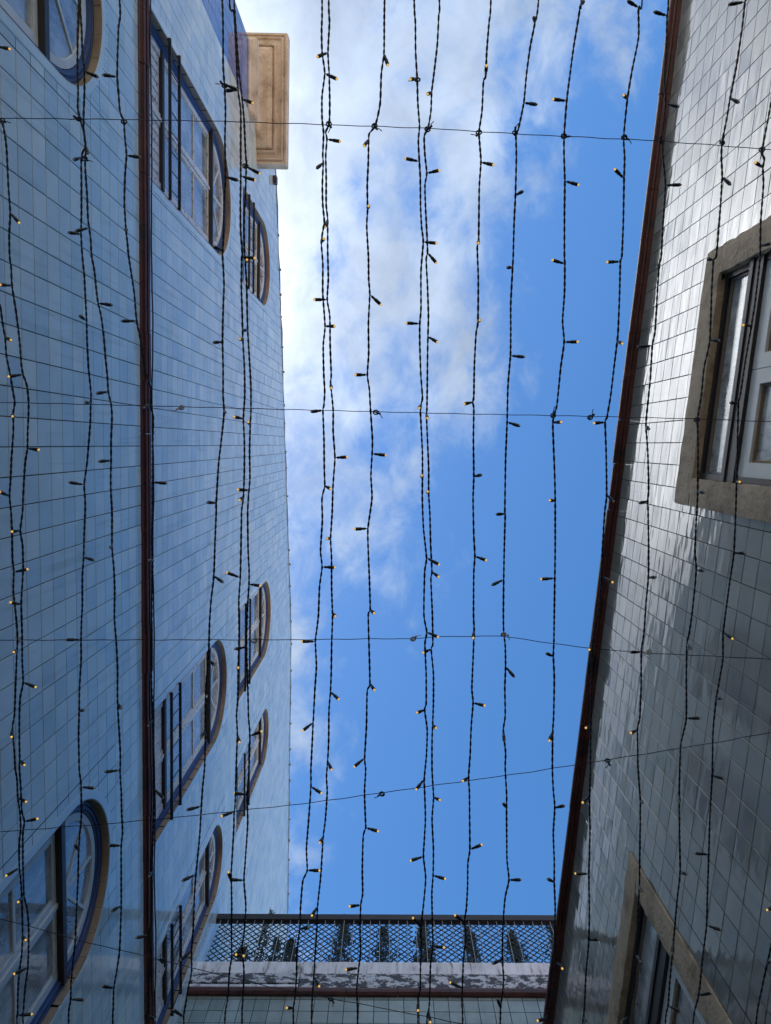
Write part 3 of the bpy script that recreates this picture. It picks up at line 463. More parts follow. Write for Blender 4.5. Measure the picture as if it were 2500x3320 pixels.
 (1.930, [(0.6903,-1.1009), (0.6884,-1.0639,-0.0369,-0.0068,-0.006,0), (0.6887,-0.9917), (0.6864,-0.9256), (0.6912,-0.8546,0.0291,0.0159,-0.0186,0), (0.6865,-0.7629), (0.6897,-0.7246), (0.6982,-0.6567,0.0372,0.0036,-0.013,0), (0.6953,-0.5654), (0.694,-0.4812), (0.6896,-0.4591,-0.0135,0.0065,-0.0349,0), (0.6872,-0.3885), (0.6847,-0.2948), (0.6789,-0.2547,-0.0366,0.0007,0.0122,0), (0.6767,-0.1764), (0.6719,-0.1047), (0.6689,-0.0494,-0.0035,0.0118,-0.0359,0), (0.6759,0.0159), (0.6815,0.1134), (0.6803,0.1502,-0.0308,0.0032,-0.022,0), (0.6822,0.1787), (0.687,0.2776), (0.6886,0.355,0.0073,-0.0082,-0.0364,0), (0.6846,0.4279), (0.6821,0.5039), (0.6764,0.5584,-0.0354,-0.0038,-0.0134,0), (0.6788,0.6317), (0.6786,0.7351), (0.6733,0.7757,-0.0284,-0.0013,-0.0252,1), (0.6783,0.8831), (0.6875,0.9808,-0.0058,-0.0179,-0.033,0), (0.6902,1.0956), (0.6928,1.2252,-0.0075,-0.0082,-0.0363,0), (0.6911,1.2851), (0.6922,1.3674), (0.6905,1.4281,-0.0005,-0.0061,-0.0375,0), (0.6888,1.5058), (0.6739,1.6151,-0.0287,-0.0012,-0.0248,0), (0.6723,1.6461)]),
 (1.885, [(0.8617,-1.0745), (0.8596,-1.0702,-0.0352,-0.0018,0.0143,0), (0.8556,-1.0107), (0.8459,-0.925), (0.8335,-0.8472,0.0104,0.0234,-0.0281,0), (0.8267,-0.795), (0.8183,-0.7447), (0.8181,-0.7073), (0.8219,-0.661,0.0127,0.0277,-0.0227,0), (0.8201,-0.5743), (0.8152,-0.4698), (0.8087,-0.4599,-0.0267,0.0034,-0.0268,0), (0.8074,-0.3792), (0.8075,-0.2624,0.0098,0.0064,-0.0362,0), (0.7962,-0.1954), (0.792,-0.1256), (0.785,-0.0647), (0.7891,0.0155), (0.7923,0.1226,0.0004,-0.0011,-0.038,0), (0.792,0.1744), (0.791,0.271), (0.7965,0.327,0.0046,-0.006,-0.0372,0), (0.7919,0.4177), (0.7851,0.4919), (0.7799,0.5227,-0.0054,0.0043,-0.0374,0), (0.7816,0.6167), (0.7857,0.7252,0.0297,-0.0095,-0.0218,0), (0.7745,0.794), (0.7736,0.8621), (0.775,0.9394,-0.0139,0.0002,-0.0354,0), (0.7798,1.0434), (0.7855,1.1564,0.0043,-0.0171,-0.0337,0), (0.7807,1.228), (0.7751,1.3511,-0.0144,0.0183,-0.0301,0), (0.7693,1.4702), (0.7668,1.5439,0.0256,-0.005,-0.0277,0), (0.7611,1.5977)]),
 (1.915, [(0.9592,-0.9612), (0.9487,-0.8471), (0.9332,-0.7384), (0.939,-0.7138), (0.9362,-0.6937,-0.0311,-0.0057,-0.021,1), (0.9397,-0.651), (0.937,-0.5605), (0.9388,-0.5022,0.0104,0.0038,-0.0364,0), (0.9392,-0.4634), (0.9365,-0.422), (0.9322,-0.3619), (0.9255,-0.3025,-0.0323,0.0008,-0.02,1), (0.915,-0.222), (0.9049,-0.1276), (0.9011,-0.1062,-0.032,0.0002,-0.0206,0), (0.9031,-0.0083), (0.9054,0.0978,-0.0089,-0.0019,-0.0369,1), (0.9064,0.1772), (0.9064,0.2861,0.0147,-0.0052,-0.0347,0), (0.898,0.3743), (0.8877,0.4986,0.0108,0.0107,-0.0348,1), (0.8895,0.5754), (0.8766,0.6826,-0.0024,-0.015,-0.0348,0), (0.8717,0.7804), (0.8747,0.8755), (0.8745,0.8963,0.0185,-0.0052,-0.0328,0), (0.8736,1.0332), (0.8747,1.1226,-0.037,0.0009,0.0085,0), (0.8757,1.2472), (0.877,1.3285,0.0341,0.002,-0.0178,0), (0.8711,1.4105), (0.8632,1.5363,0.0317,-0.0171,-0.0121,0), (0.851,1.6227)]),
 (1.870, [(1.0423,0.6112), (1.0403,0.8122), (1.0403,1.0082), (1.0466,1.2354,-0.0345,0.0149,-0.0056,1), (1.0422,1.2964), (1.0251,1.4086,-0.0053,-0.0288,-0.0242,0), (1.0136,1.4841), (1.0032,1.5835)]),
 (1.900, [(-0.979,-1.1549), (-0.9752,-1.0474), (-0.9748,-0.9815,0.0359,0.0098,-0.0079,1), (-0.9803,-0.9082), (-0.9813,-0.8112), (-0.9927,-0.7402), (-1.0018,-0.6055), (-1.0057,-0.4781)]),
]
WIRES = [
 [(-0.9904,-0.8228), (-0.6849,-0.8187), (-0.4269,-0.8135), (-0.2087,-0.8061), (0.0877,-0.7954), (0.3368,-0.7796), (0.6716,-0.7632), (0.9595,-0.7409), ],
 [(-1.0254,-0.1099), (-0.6604,-0.1011), (-0.2157,-0.0894), (0.1879,-0.0792), (0.4298,-0.0748), (0.8064,-0.0661), (0.9927,-0.0588), ],
 [(-1.0566,0.5273), (-0.2217,0.5246), (-0.0652,0.5218), (0.0545,0.5216), (0.1143,0.5162), (0.2934,0.5130), (0.4428,0.5345), (0.5326,0.5460), (0.6921,0.5595), (1.0236,0.5756), ],
 [(-1.0832,1.0704), (-0.7734,1.0450), (-0.5675,1.0239), (-0.2262,0.9842), (-0.0255,0.9539), (0.3662,0.8955), (0.4503,0.8814), (0.6513,0.8478), (0.9012,0.8053), (1.0334,0.7789), ],
 [(-1.0957,1.3260), (-0.9927,1.3531), (-0.8896,1.3857), (-0.6825,1.4372), (-0.4747,1.4917), (-0.3445,1.5245), (-0.1640,1.5604), (-0.0468,1.5835), (0.2091,1.6351), ],
]
TIES = [
(-0.7844,-0.8149), (-0.6714,-0.8079), (-0.7741,-0.7188), (-0.4163,-0.8934), (-0.9783,-0.8110), (-0.1562,-0.8006), (-0.0411,-0.7956), (0.0918,-0.7874), (0.0661,-0.9058), (0.2206,-0.7792), (0.3115,-0.7778), (0.4337,-0.7699), (0.5851,-0.7664), (0.6794,-0.7563), (0.8306,-0.7532), (0.9307,-0.7365), (0.4216,-0.0742), (0.7945,-0.0637), (0.3017,0.5054), (-0.3674,-0.6998), (-0.5445,-0.0955), (0.5176,-0.0694), (-0.0390,-0.0829), (0.0600,0.5187), (-0.0233,0.9507), (0.5891,0.8544), (0.6906,0.5531), (-0.9960,0.5221), (-0.6361,1.4396), (-0.1682,1.5510), (-0.3658,0.5244), ]
# ------------------------------------------------------------------ the ground
g = Build(); g.V = [Vector((x, y, 0)) for x, y in ((-120, -160), (120, -160), (120, 120), (-120, 120))]; g.F = [(0, 1, 2, 3)]
tag(g.make('ground', M_PAVE), kind='structure')


class Opening:
    def __init__(o, s0, s1, zb, zt, arch=False):
        o.s0, o.s1, o.zb, o.arch = s0, s1, zb, arch
        o.c = (s0 + s1) / 2; o.hw = (s1 - s0) / 2
        o.zs = zt if not arch else zt - o.hw            # zt is the very top
        o.zt = zt

    def top(o, s, m=0.0):
        if not o.arch: return o.zs + m
        r = o.hw + m; x = min(abs(s - o.c), r)
        return o.zs + math.sqrt(max(0, r * r - x * x))

    def outline(o, off, n=26, zb=None):
        """left foot, up, round (or across), down; off shrinks the outline"""
        zb = o.zb if zb is None else zb
        if o.arch:
            r = o.hw - off
            return [(o.c - r, zb)] + [(o.c - r * math.cos(math.pi * i / n), o.zs + r * math.sin(math.pi * i / n)) for i in range(n + 1)] + [(o.c + r, zb)]
        return [(o.s0 + off, zb), (o.s0 + off, o.zs - off), (o.s1 - off, o.zs - off), (o.s1 - off, zb)]


def pieces(s0, s1, z0, z1, ops, roof, m):
    """rectangle minus openings and minus what lies above the roof line, as quads (sa, sb, za0, zb0, za1, zb1)"""
    hit = [o for o in ops if s1 > o.s0 - m and s0 < o.s1 + m and z1 > o.zb and z0 < o.zt + m]
    cut = roof is not None and (roof(s0) < z1 or roof(s1) < z1)
    if not hit and not cut: return None
    br = {s0, s1}
    for o in hit:
        for e in (o.s0 - m, o.s1 + m):
            if s0 < e < s1: br.add(e)
        if o.arch and z1 > o.zs:
            for i in range(1, 10): br.add(s0 + (s1 - s0) * i / 10)
    br = sorted(br); out = []
    for a, b in zip(br[:-1], br[1:]):
        mid = (a + b) / 2
        oo = [o for o in hit if o.s0 - m < mid < o.s1 + m]
        ta, tb = (min(z1, roof(a)), min(z1, roof(b))) if roof else (z1, z1)
        if ta <= z0 and tb <= z0: continue
        ta, tb = max(ta, z0), max(tb, z0)
        if not oo:
            out.append((a, b, z0, z0, ta, tb)); continue
        o = oo[0]
        if o.zb > z0: out.append((a, b, z0, z0, min(z1, o.zb), min(z1, o.zb)))
        la, lb = max(z0, o.top(a, m)), max(z0, o.top(b, m))
        la, lb = min(la, ta), min(lb, tb)
        if ta - la > 1e-4 or tb - lb > 1e-4: out.append((a, b, la, lb, ta, tb))
    return out


def frange(a, b, d):
    r = []
    while a < b - 1e-6: r.append(a); a += d
    return r


def backing(W, s0, s1, z0, z1, ops, roof):
    B = Build()
    for s in frange(s0, s1, 0.35):
        for z in frange(z0, z1, 0.35):
            e, f = min(s + 0.35, s1), min(z + 0.35, z1)
            q = pieces(s, e, z, f, ops, roof, 0.0)
            if q is None: q = [(s, e, z, z, f, f)]
            for a, b, za, zb_, ta, tb in q:
                k = len(B.V); B.V += [W.P(a, za), W.P(b, zb_), W.P(b, tb), W.P(a, ta)]; B.F.append((k, k + 1, k + 2, k + 3))
    for o in ops:                                       # sleeve of each opening
        ol = o.outline(-0.003)
        B.grid([[W.P(s, z, 0.0), W.P(s, z, -0.16)] for s, z in ol])
    return B


def tile_verts(hs, hz, t=0.006, b=0.0014):
    V = []
    for e, q in ((0, 0.0), (0, t - 0.0015), (b, t)):
        V += [Vector((x * (hs - e), y * (hz - e), q)) for x, y in ((-1, -1), (1, -1), (1, 1), (-1, 1))]
    F = [(i, (i + 1) % 4, 4 + (i + 1) % 4, 4 + i) for i in range(4)] + [(4 + i, 4 + (i + 1) % 4, 8 + (i + 1) % 4, 8 + i) for i in range(4)] + [(8, 9, 10, 11)]
    return V, F


def seen(P):
    q = Vector(P) - CAM
    d = q.dot(FWD)
    if d <= 0: return None
    x, y = q.dot(RIGHT) / d, q.dot(UP) / d
    if abs(x) < 0.55 and abs(y) < 0.73: return d
    return None


def tiling(W, bld, so, sp, zo, zp, s0, s1, z0, z1, ops, roof, matf, m, tilt, store, gap=0.0046):
    i0 = math.floor((s0 - so) / sp); i1 = math.ceil((s1 - so) / sp)
    j0 = math.floor((z0 - zo) / zp); j1 = math.ceil((z1 - zo) / zp)
    for i in range(i0, i1):
        for j in range(j0, j1):
            a, b = max(so + i * sp, s0), min(so + (i + 1) * sp, s1)
            c, d = max(zo + j * zp, z0), min(zo + (j + 1) * zp, z1)
            if b - a < 0.012 or d - c < 0.012: continue
            q = pieces(a + gap / 2, b - gap / 2, c + gap / 2, d - gap / 2, ops, roof, m)
            if q == []: continue
            cs, cz_ = (a + b) / 2, (c + d) / 2
            dist = seen(W.P(cs, cz_))
            store.append((dist if dist else 1e6, W, cs, cz_, (b - a - gap) / 2, (d - c - gap) / 2, q, matf(cs, cz_),
                          rnd.gauss(0, tilt), rnd.gauss(0, tilt)))


def place_tiles(bld, store, limit=300, zp=0.14):
    store.sort(key=lambda r: r[0] / (r[4] * r[5] / 0.0049) ** 0.5)
    cache = {}; rest = {}
    for n, (dist, W, cs, cz_, hs, hz, q, mat, rx, ry) in enumerate(store):
        if n < limit and dist < 1e5:
            if q is None:
                key = (round(hs, 4), round(hz, 4), mat.name)
                if key not in cache:
                    V, F = tile_verts(hs, hz); cache[key] = meshdata('tile', V, F, mat)
                link(bpy.data.objects.new('tile', cache[key]), bld, W.M(cs, cz_, 0.0, rx, ry))
            else:
                V, F = [], []
                for a, b, za, zb_, ta, tb in q:
                    k = len(V); V += [W.P(a, za, .006), W.P(b, zb_, .006), W.P(b, tb, .006), W.P(a, ta, .006)]; F.append((k, k + 1, k + 2, k + 3))
                link(bpy.data.objects.new('tile', meshdata('tile', V, F, mat)), bld)
        else:
            V, F = rest.setdefault(mat.name, ([], []))
            k = len(V)
            if q is None:
                v, f = tile_verts(hs, hz); M = W.M(cs, cz_, 0.0, rx, ry)
                V += [M @ p for p in v]; F += [tuple(k + i for i in t_) for t_ in f]
            else:
                # joined sub-quads so that each tile stays one island
                idx = {}
                def vid(s, z):
                    key = (round(s, 4), round(z, 4))
                    if key not in idx: idx[key] = len(V); V.append(W.P(s, z, .006))
                    return idx[key]
                for a, b, za, zb_, ta, tb in q:
                    f = [vid(a, za), vid(b, zb_), vid(b, tb), vid(a, ta)]
                    f2 = []
                    for x in f:
                        if x not in f2: f2.append(x)
                    if len(f2) > 2: F.append(tuple(f2))
    for mn, (V, F) in rest.items():
        tag(link(bpy.data.objects.new('tile_field', meshdata('tile_field', V, F, bpy.data.materials[mn])), bld), kind='stuff')


def block_course(W, bld, s0, s1, step, prof, mat, name='moulding_block', jit=0.0015):
    """a moulding of separate blocks; prof is a closed (n, z) outline"""
    s = s0
    while s < s1 - 0.02:
        e = min(s + step * rnd.uniform(0.94, 1.06), s1)
        dn, dz = rnd.gauss(0, jit), rnd.gauss(0, jit)
        B = Build(); B.grid([[W.P(x, z + dz, n + (dn if n > 0.001 else 0)) for n, z in prof] for x in (s + 0.002, e - 0.002)], True, True)
        B.make(name, mat, bld)
        s = e


# ------------------------------------------------------------------ left building
left = tag(empty('tiled_building', (-1.9, 0, 0)), 'tall blue-white tiled building with arched windows on the left side of the sky', 'building')
ROOF = [(-4.7, 10.75), (-3.85, 11.02), (-2.07, 11.62), (3.52, 13.32), (9.6, 13.34)]


def roof(s):
    if s <= ROOF[0][0]: return ROOF[0][1]
    for (a, za), (b, zb_) in zip(ROOF[:-1], ROOF[1:]):
        if s <= b: return za + (zb_ - za) * (s - a) / (b - a)
    return ROOF[-1][1]


A1 = Opening(-3.06, -1.92, 1.6, 4.545, True); A2 = Opening(2.09, 3.125, 1.6, 4.52, True)
B1 = Opening(-3.06, -1.89, 5.27, 8.02, True); B2 = Opening(2.04, 3.12, 5.27, 7.93, True); B3 = Opening(4.06, 4.88, 5.27, 7.76, True)
C1 = Opening(-2.95, -1.87, 8.66, 10.55, True); C2 = Opening(1.98, 3.09, 8.60, 10.93, True); C3 = Opening(3.91, 4.73, 8.50, 10.84, True)
A3 = Opening(4.02, 4.86, 1.6, 4.3, True)
LOPS = [A1, A2, A3, B1, B2, B3, C1, C2, C3]
SL0, SL1 = -4.68, 9.6
backing(LW, SL0, SL1, -0.6, 13.4, LOPS, roof).make('wall', M_GROUT, left)
b = Build(); b.box(LW, SL0, SL1, -1.6, -0.6, -0.3, 0.03); b.make('plinth', M_SAND, left)
# shell behind the facade: gable ends, roof planes, back
b = Build()
rows = [[LW.P(s, -1.6, 0), LW.P(s, z, 0), LW.P(s, z + 0.0, -9), LW.P(s, -1.6, -9)] for s, z in ROOF[:1]]
k = len(b.V); b.V += rows[0]; b.F.append((k, k + 1, k + 2, k + 3))
k = len(b.V); b.V += [LW.P(SL1, -1.6, 0), LW.P(SL1, 13.34, 0), LW.P(SL1, 13.34, -9), LW.P(SL1, -1.6, -9)]; b.F.append((k, k + 1, k + 2, k + 3))
k = len(b.V); b.V += [LW.P(s, -1.6, -9) for s in (SL0, SL1)] + [LW.P(s, z, -9) for s, z in reversed(ROOF)]; b.F.append(tuple(range(k, k + 7)))
b.make('outer_shell', M_MORTAR, left)
b = Build(); b.grid([[LW.P(s, z - 0.006, 0.0), LW.P(s, z - 0.006, -9)] for s, z in ROOF]); b.make('roof', M_ROOF, left)
b = Build(); cs_ = []
s = SL0
while s < SL1:
    cs_.append((s, roof(s) + rnd.gauss(0, 0.004))); s += rnd.uniform(0.12, 0.3)
b.grid([[LW.P(s, z + dz, n) for n, dz in ((-0.12, -0.02), (0.012, -0.02), (0.014 + rnd.gauss(0, .003), 0.012), (-0.12, 0.02))] for s, z in cs_], True, True)
for s, z in cs_[::2]:
    if s > -3.4: b.box(LW, s, s + rnd.uniform(.015, .04), z - .012, z + rnd.uniform(.018, .035), -.01, rnd.uniform(.02, .034))
b.make('coping', M_GREYF, left)

store = []
mf = lambda s, z: M_TILE_B if s < -3.90 and z < 9.2 else M_TILE_L
tiling(LW, left, 0.012, 0.14, 3.38, 0.14, SL0, SL1, -0.6, 5.19, LOPS, None, mf, 0.035, 0.0028, store)
tiling(LW, left, 0.012, 0.14, 5.51, 0.14, SL0, SL1, 5.27, 13.4, LOPS, roof, mf, 0.035, 0.0028, store)
place_tiles(left, store)

# red oxide string course between the floors
prof = [(-0.01, 5.165), (0.010, 5.165), (0.018, 5.174), (0.021, 5.190), (0.028, 5.196), (0.035, 5.190), (0.041, 5.196), (0.042, 5.214),
        (0.035, 5.226), (0.039, 5.233), (0.047, 5.230), (0.052, 5.242), (0.052, 5.262), (0.02, 5.28), (-0.01, 5.283)]
block_course(LW, left, SL0 - 0.05, 5.09, 0.36, prof, M_RED, jit=0.002)


def seg(W, o, prof, i0, i1, mat, name, parent, n=26, shrink=0.0):
    """sweep a closed (off, n) profile along part of the outline, i in outline index space"""
    B = Build()
    cols = [o.outline(off, n) for off, _ in prof]
    def at(c, t):
        i = min(int(t), len(c) - 2); f = t - i
        return c[i][0] + (c[i + 1][0] - c[i][0]) * f, c[i][1] + (c[i + 1][1] - c[i][1]) * f
    ts = [i0] + [k for k in range(int(math.floor(i0)) + 1, int(math.ceil(i1)))] + [i1]
    B.grid([[W.P(*at(c, t_), nn) for c, (off, nn) in zip(cols, prof)] for t_ in ts], True, True)
    return B.make(name, mat, parent)


def arched(W, bld, o, floor, label=None, spokes=(45, 90, 135)):
    n = 26; L = n + 2
    # navy moulded frame is the window itself; everything else hangs on it
    fr = seg(W, o, [(0.0, -0.045), (0.016, -0.045), (0.018, -0.034), (0.028, -0.034), (0.031, -0.046), (0.042, -0.046), (0.044, -0.036),
                    (0.054, -0.036), (0.057, -0.05), (0.070, -0.052), (0.074, -0.078), (0.0, -0.078)], 0, L, M_BLUE, 'window', bld)
    if label: fr['label'] = label
    c, r = o.c, o.hw
    seg(W, o, [(-0.058, 0.0), (-0.058, 0.0085), (-0.05, 0.010), (-0.004, 0.010), (-0.0015, 0.006), (-0.0015, 0.0)], 0, L, M_TILE_L, 'architrave', fr)
    # blocks of the reveal
    rp = [(0.0, 0.008), (0.003, 0.008), (0.004, -0.044), (0.0, -0.044)]
    cuts = []
    hj = o.zs - o.zb; nj = max(2, round(hj / 0.21))
    cuts += [k / nj for k in range(nj)] + [1 + n * k / 11 for k in range(11)] + [1 + n + k / nj for k in range(nj)] + [L]
    for a, b_ in zip(cuts[:-1], cuts[1:]):
        ge = 0.004 * (1 if b_ <= 1 or a >= 1 + n else n)
        ge = 0.02 if 1 <= a < 1 + n else 0.004
        seg(W, o, rp, a + ge, b_ - ge, M_REVEAL, 'reveal_block', fr)
    # transom
    zt = o.zs
    for (z0, z1, n0, n1, mt) in ((zt - 0.100, zt - 0.064, -0.08, -0.020, M_BLACKF), (zt - 0.064, zt - 0.03, -0.08, -0.032, M_BLACKF), (zt - 0.03, zt, -0.08, -0.044, M_BLUE)):
        B = Build(); B.box(W, c - r + 0.03, c + r - 0.03, z0, z1, n0, n1); B.make('transom', mt, fr)
    # fanlight
    q = r - 0.076
    B = Build(); m1 = 24
    ring = [(q, -0.056), (q - 0.045, -0.056), (q - 0.05, -0.064), (q - 0.05, -0.08), (q, -0.08)]
    B.grid([[W.P(c - rr * math.cos(math.pi * k / m1), zt + rr * math.sin(math.pi * k / m1), nn) for rr, nn in ring] for k in range(m1 + 1)], True, True)
    B.box(W, c - q + 0.02, c + q - 0.02, zt, zt + 0.03, -0.08, -0.058)
    B.make('fanlight_frame', M_WHITE2 if floor == 'a' else M_WHITE, fr)
    for ang in spokes:
        a = math.radians(ang); B = Build()
        e = (math.sin(a) * 0.010, math.cos(a) * 0.010)
        P = []
        for nn in (-0.078, -0.060):
            for rr, sg in ((0.03, -1), (q - 0.03, -1), (q - 0.03, 1), (0.03, 1)):
                P.append(W.P(c - rr * math.cos(a) + sg * e[0], zt + 0.01 + rr * math.sin(a) + sg * e[1], nn))
        B.hexa(P); B.make('glazing_bar', M_WHITE2, fr)
    B = Build(); B.grid([[W.P(c - rr * math.cos(math.pi * k / 10), zt + 0.01 + rr * math.sin(math.pi * k / 10), nn) for rr, nn in ((0.0, -0.058), (0.06, -0.058), (0.065, -0.075))] for k in range(11)])
    B.make('hub', M_WHITE2, fr)
    B = Build(); m1 = 20; pv_ = [W.P(c - (q - 0.04) * math.cos(math.pi * k / m1), zt + 0.02 + (q - 0.04) * math.sin(math.pi * k / m1), -0.068) for k in range(m1 + 1)]
    B.V = pv_; B.F = [tuple(range(m1 + 1))]; B.make('pane', M_GLASS, fr)
    # leaves below
    wm = M_WHITE2 if floor == 'a' else M_WHITE
    x0, x1 = c - r + 0.072, c + r - 0.072
    ztop = zt - 0.10
    if floor == 'a': zpan, rows = o.zb, [ztop - 0.05 - 0.40 * k for k in range(1, 5)]
    elif floor == 'b': zpan, rows = 5.90, [6.80]
    else: zpan, rows = o.zb + 0.30, [o.zb + 0.30 + (ztop - o.zb - 0.30) * 0.58]
    for side in (0, 1):
        a, b_ = (x0, c - 0.001) if side == 0 else (c + 0.001, x1)
        B = Build(); sw = 0.048
        B.box(W, a, a + sw, o.zb, ztop, -0.08, -0.057); B.box(W, b_ - sw, b_, o.zb, ztop, -0.08, -0.057)
        B.box(W, a + sw, b_ - sw, ztop - 0.045, ztop, -0.079, -0.058)
        for zr in rows: B.box(W, a + sw, b_ - sw, zr - 0.013, zr + 0.013, -0.079, -0.060)
        if side == 1: B.box(W, a - 0.014, a + 0.012, o.zb, ztop, -0.057, -0.046)
        B.box(W, a + sw - .004, a + sw + 0.012, o.zb, ztop - .04, -0.079, -0.066); B.box(W, b_ - sw - 0.012, b_ - sw + .004, o.zb, ztop - .04, -0.079, -0.066)
        B.make('casement', wm, fr)
        if floor != 'a':
            B = Build(); B.box(W, a + sw, b_ - sw, o.zb, zpan - 0.05, -0.078, -0.068)
            nf = 5
            for k in range(nf):
                f0 = a + sw + 0.03 + (b_ - a - 2 * sw - 0.06) * k / nf
                B.box(W, f0, f0 + (b_ - a - 2 * sw - 0.06) / nf * 0.6, o.zb + 0.05, zpan - 0.09, -0.068, -0.060)
            B.make('fluted_panel', M_WHITE, fr)
        zz_ = [zpan] + sorted(rows) + [ztop - 0.045]
        for z0, z1 in zip(zz_[:-1], zz_[1:]):
            B = Build(); B.V = [W.P(s, z, -0.070 + rnd.uniform(-.0015, .0015)) for s, z in ((a + sw, z0), (b_ - sw, z0), (b_ - sw, z1), (a + sw, z1))]; B.F = [(0, 1, 2, 3)]
            B.make('pane', M_GLASS, fr)
    if floor != 'a':
        B = Build(); B.box(W, x0, x1, zpan - 0.055, zpan - 0.005, -0.075, -0.040); B.make('lock_rail', M_BLACKF, fr)
    # room and curtain behind
    B = Build(); P = [W.P(s, z, nn) for nn in (-0.16, -0.9) for s, z in ((o.s0, o.zb), (o.s1, o.zb), (o.s1, o.zt), (o.s0, o.zt))]
    B.V = P; B.F = [(4, 5, 6, 7), (0, 1, 5, 4), (1, 2, 6, 5), (2, 3, 7, 6), (3, 0, 4, 7)]
    B.make('room', M_DARK, fr)
    if floor in 'ab':
        B = Build(); top_ = o.zt
        B.grid([[W.P(o.s0 + 0.02 + (o.s1 - o.s0 - 0.04) * k / 60, z, -0.13 + 0.012 * math.sin(k * 1.3) + 0.006 * math.sin(k * 0.37)) for k in range(61)] for z in (o.zb, zt - 0.02 if floor == 'a' else o.top(c) - .02)])
        B.make('curtain', M_CURTAIN, fr, True)
    return fr


def railing(W, bld, o, zl, zh):
    B = Build(); B.box(W, o.s0 - 0.005, o.s1 + 0.005, zh, zh + 0.012, 0.011, 0.034)
    r = B.make('railing', M_IRON, bld)
    B = Build(); B.box(W, o.s0 - 0.005, o.s1 + 0.005, zl, zl + 0.012, 0.011, 0.034); B.make('rail_bar', M_IRON, r)
    n = 8
    for k in range(n):
        s = o.s0 + (o.s1 - o.s0) * (k + 0.5) / n
        B = Build(); B.tube([W.P(s, zl + 0.01, 0.024), W.P(s, zh + 0.005, 0.024)], 0.0045, 6); B.make('rung', M_IRON, r)
    for s in (o.s0 - 0.0, o.s1 + 0.0):
        for z in (zl, zh):
            B = Build(); B.box(W, s - 0.008, s + 0.008, z - 0.001, z + 0.013, 0.0, 0.030); B.make('bracket', M_IRON, r)


arched(LW, left, A1, 'a'); arched(LW, left, A2, 'a'); arched(LW, left, A3, 'a')
for o in (B1, B2, B3):
    arched(LW, left, o, 'b'); railing(LW, left, o, 5.82, 6.07)
for o, dz in ((C1, 0.05), (C2, 0), (C3, 0)):
    arched(LW, left, o, 'c'); railing(LW, left, o, 8.91 + dz, 9.20 + dz)

# cornice blocks that cap the cobalt corner pilaster


def ring_loft(W, s0, s1, n0, prof, mat, name, parent):
    B = Build()
    rows = []
    for o_, z in prof:
        r = 0.012
        rows.append([W.P(s0 - o_, z, n0), W.P(s0 - o_, z, o_ - r), W.P(s0 - o_ + r, z, o_), W.P(s1 + o_ - r, z, o_), W.P(s1 + o_, z, o_ - r), W.P(s1 + o_, z, n0)])
    B.grid(rows, False, False)
    k = len(B.V); B.V += rows[-1]; B.F.append(tuple(range(k, k + 6)))
    return B.make(name, mat, parent)


ring_loft(LW, -4.66, -3.93, -0.35, [(-.01, 8.90), (.02, 8.905), (.032, 8.93), (.036, 8.96), (.066, 8.985), (.085, 9.00), (.088, 9.02), (.094, 9.02), (.096, 9.09), (.05, 9.12), (-.01, 9.12)], M_CORNICE, 'pilaster_necking', left)
ring_loft(LW, -4.69, -3.88, -0.35, [(-.01, 9.36), (.035, 9.37), (.05, 9.385), (.055, 9.41), (.085, 9.425), (.150, 9.435), (.185, 9.455), (.195, 9.48), (.200, 9.505), (.212, 9.505),
                                   (.216, 9.48), (.235, 9.475), (.245, 9.50), (.262, 9.512), (.300, 9.515), (.306, 9.495), (.318, 9.49), (.325, 9.50), (.335, 9.515),
                                   (.345, 9.52), (.350, 9.50), (.372, 9.498), (.378, 9.51), (.380, 9.66), (.36, 9.69), (-.01, 9.72)], M_CORNICE, 'cornice', left)
B = Build(); B.box(LW, -3.80, -3.70, 10.72, 10.83, 0.01, 0.06); B.make('gutter_end', M_RED, left)

# ------------------------------------------------------------------ right building
right = tag(empty('tiled_building', (1.9, 0, 0)), 'low ivory tiled building with stone framed windows and red eaves on the right', 'building')
R1 = Opening(-0.97, 0.20, 1.3, 4.26); R2 = Opening(2.77, 3.94, 1.3, 4.275)
ROPS = [R1, R2]
SR0, SR1 = -9.0, 5.10
backing(RW, SR0, SR1, -0.6, 5.60, ROPS, None).make('wall', M_GROUT, right)
b = Build(); b.box(RW, SR0, SR1, -1.6, -0.6, -0.3, 0.03); b.make('plinth', M_SAND, right)
b = Build()
for s in (SR0, SR1):
    k = len(b.V); b.V += [RW.P(s, -1.6, 0), RW.P(s, 5.6, 0), RW.P(s, 7.2, -5), RW.P(s, -1.6, -8)]; b.F.append((k, k + 1, k + 2, k + 3))
b.make('outer_shell', M_MORTAR, right)
b = Build(); b.grid([[RW.P(s, 5.640, 0.045), RW.P(s, 7.2, -5), RW.P(s, 7.15, -5), RW.P(s, 5.602, 0.0)] for s in (SR0, SR1)], True, True); b.make('roof', M_ROOF, right)
store = []
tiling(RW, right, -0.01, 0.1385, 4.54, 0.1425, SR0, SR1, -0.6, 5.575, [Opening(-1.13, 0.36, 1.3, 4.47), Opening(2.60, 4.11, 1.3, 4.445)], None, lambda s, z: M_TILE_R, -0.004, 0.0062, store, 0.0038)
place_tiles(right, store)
prof = [(-0.01, 5.55), (0.036, 5.552), (0.039, 5.562), (0.044, 5.564), (0.047, 5.550), (0.055, 5.552), (0.058, 5.562), (0.078, 5.560), (0.085, 5.568), (0.085, 5.588), (0.078, 5.60), (-0.01, 5.60)]
block_course(RW, right, SR0, 5.0, 0.34, prof, M_RED, 'eaves_block', 0.0018)


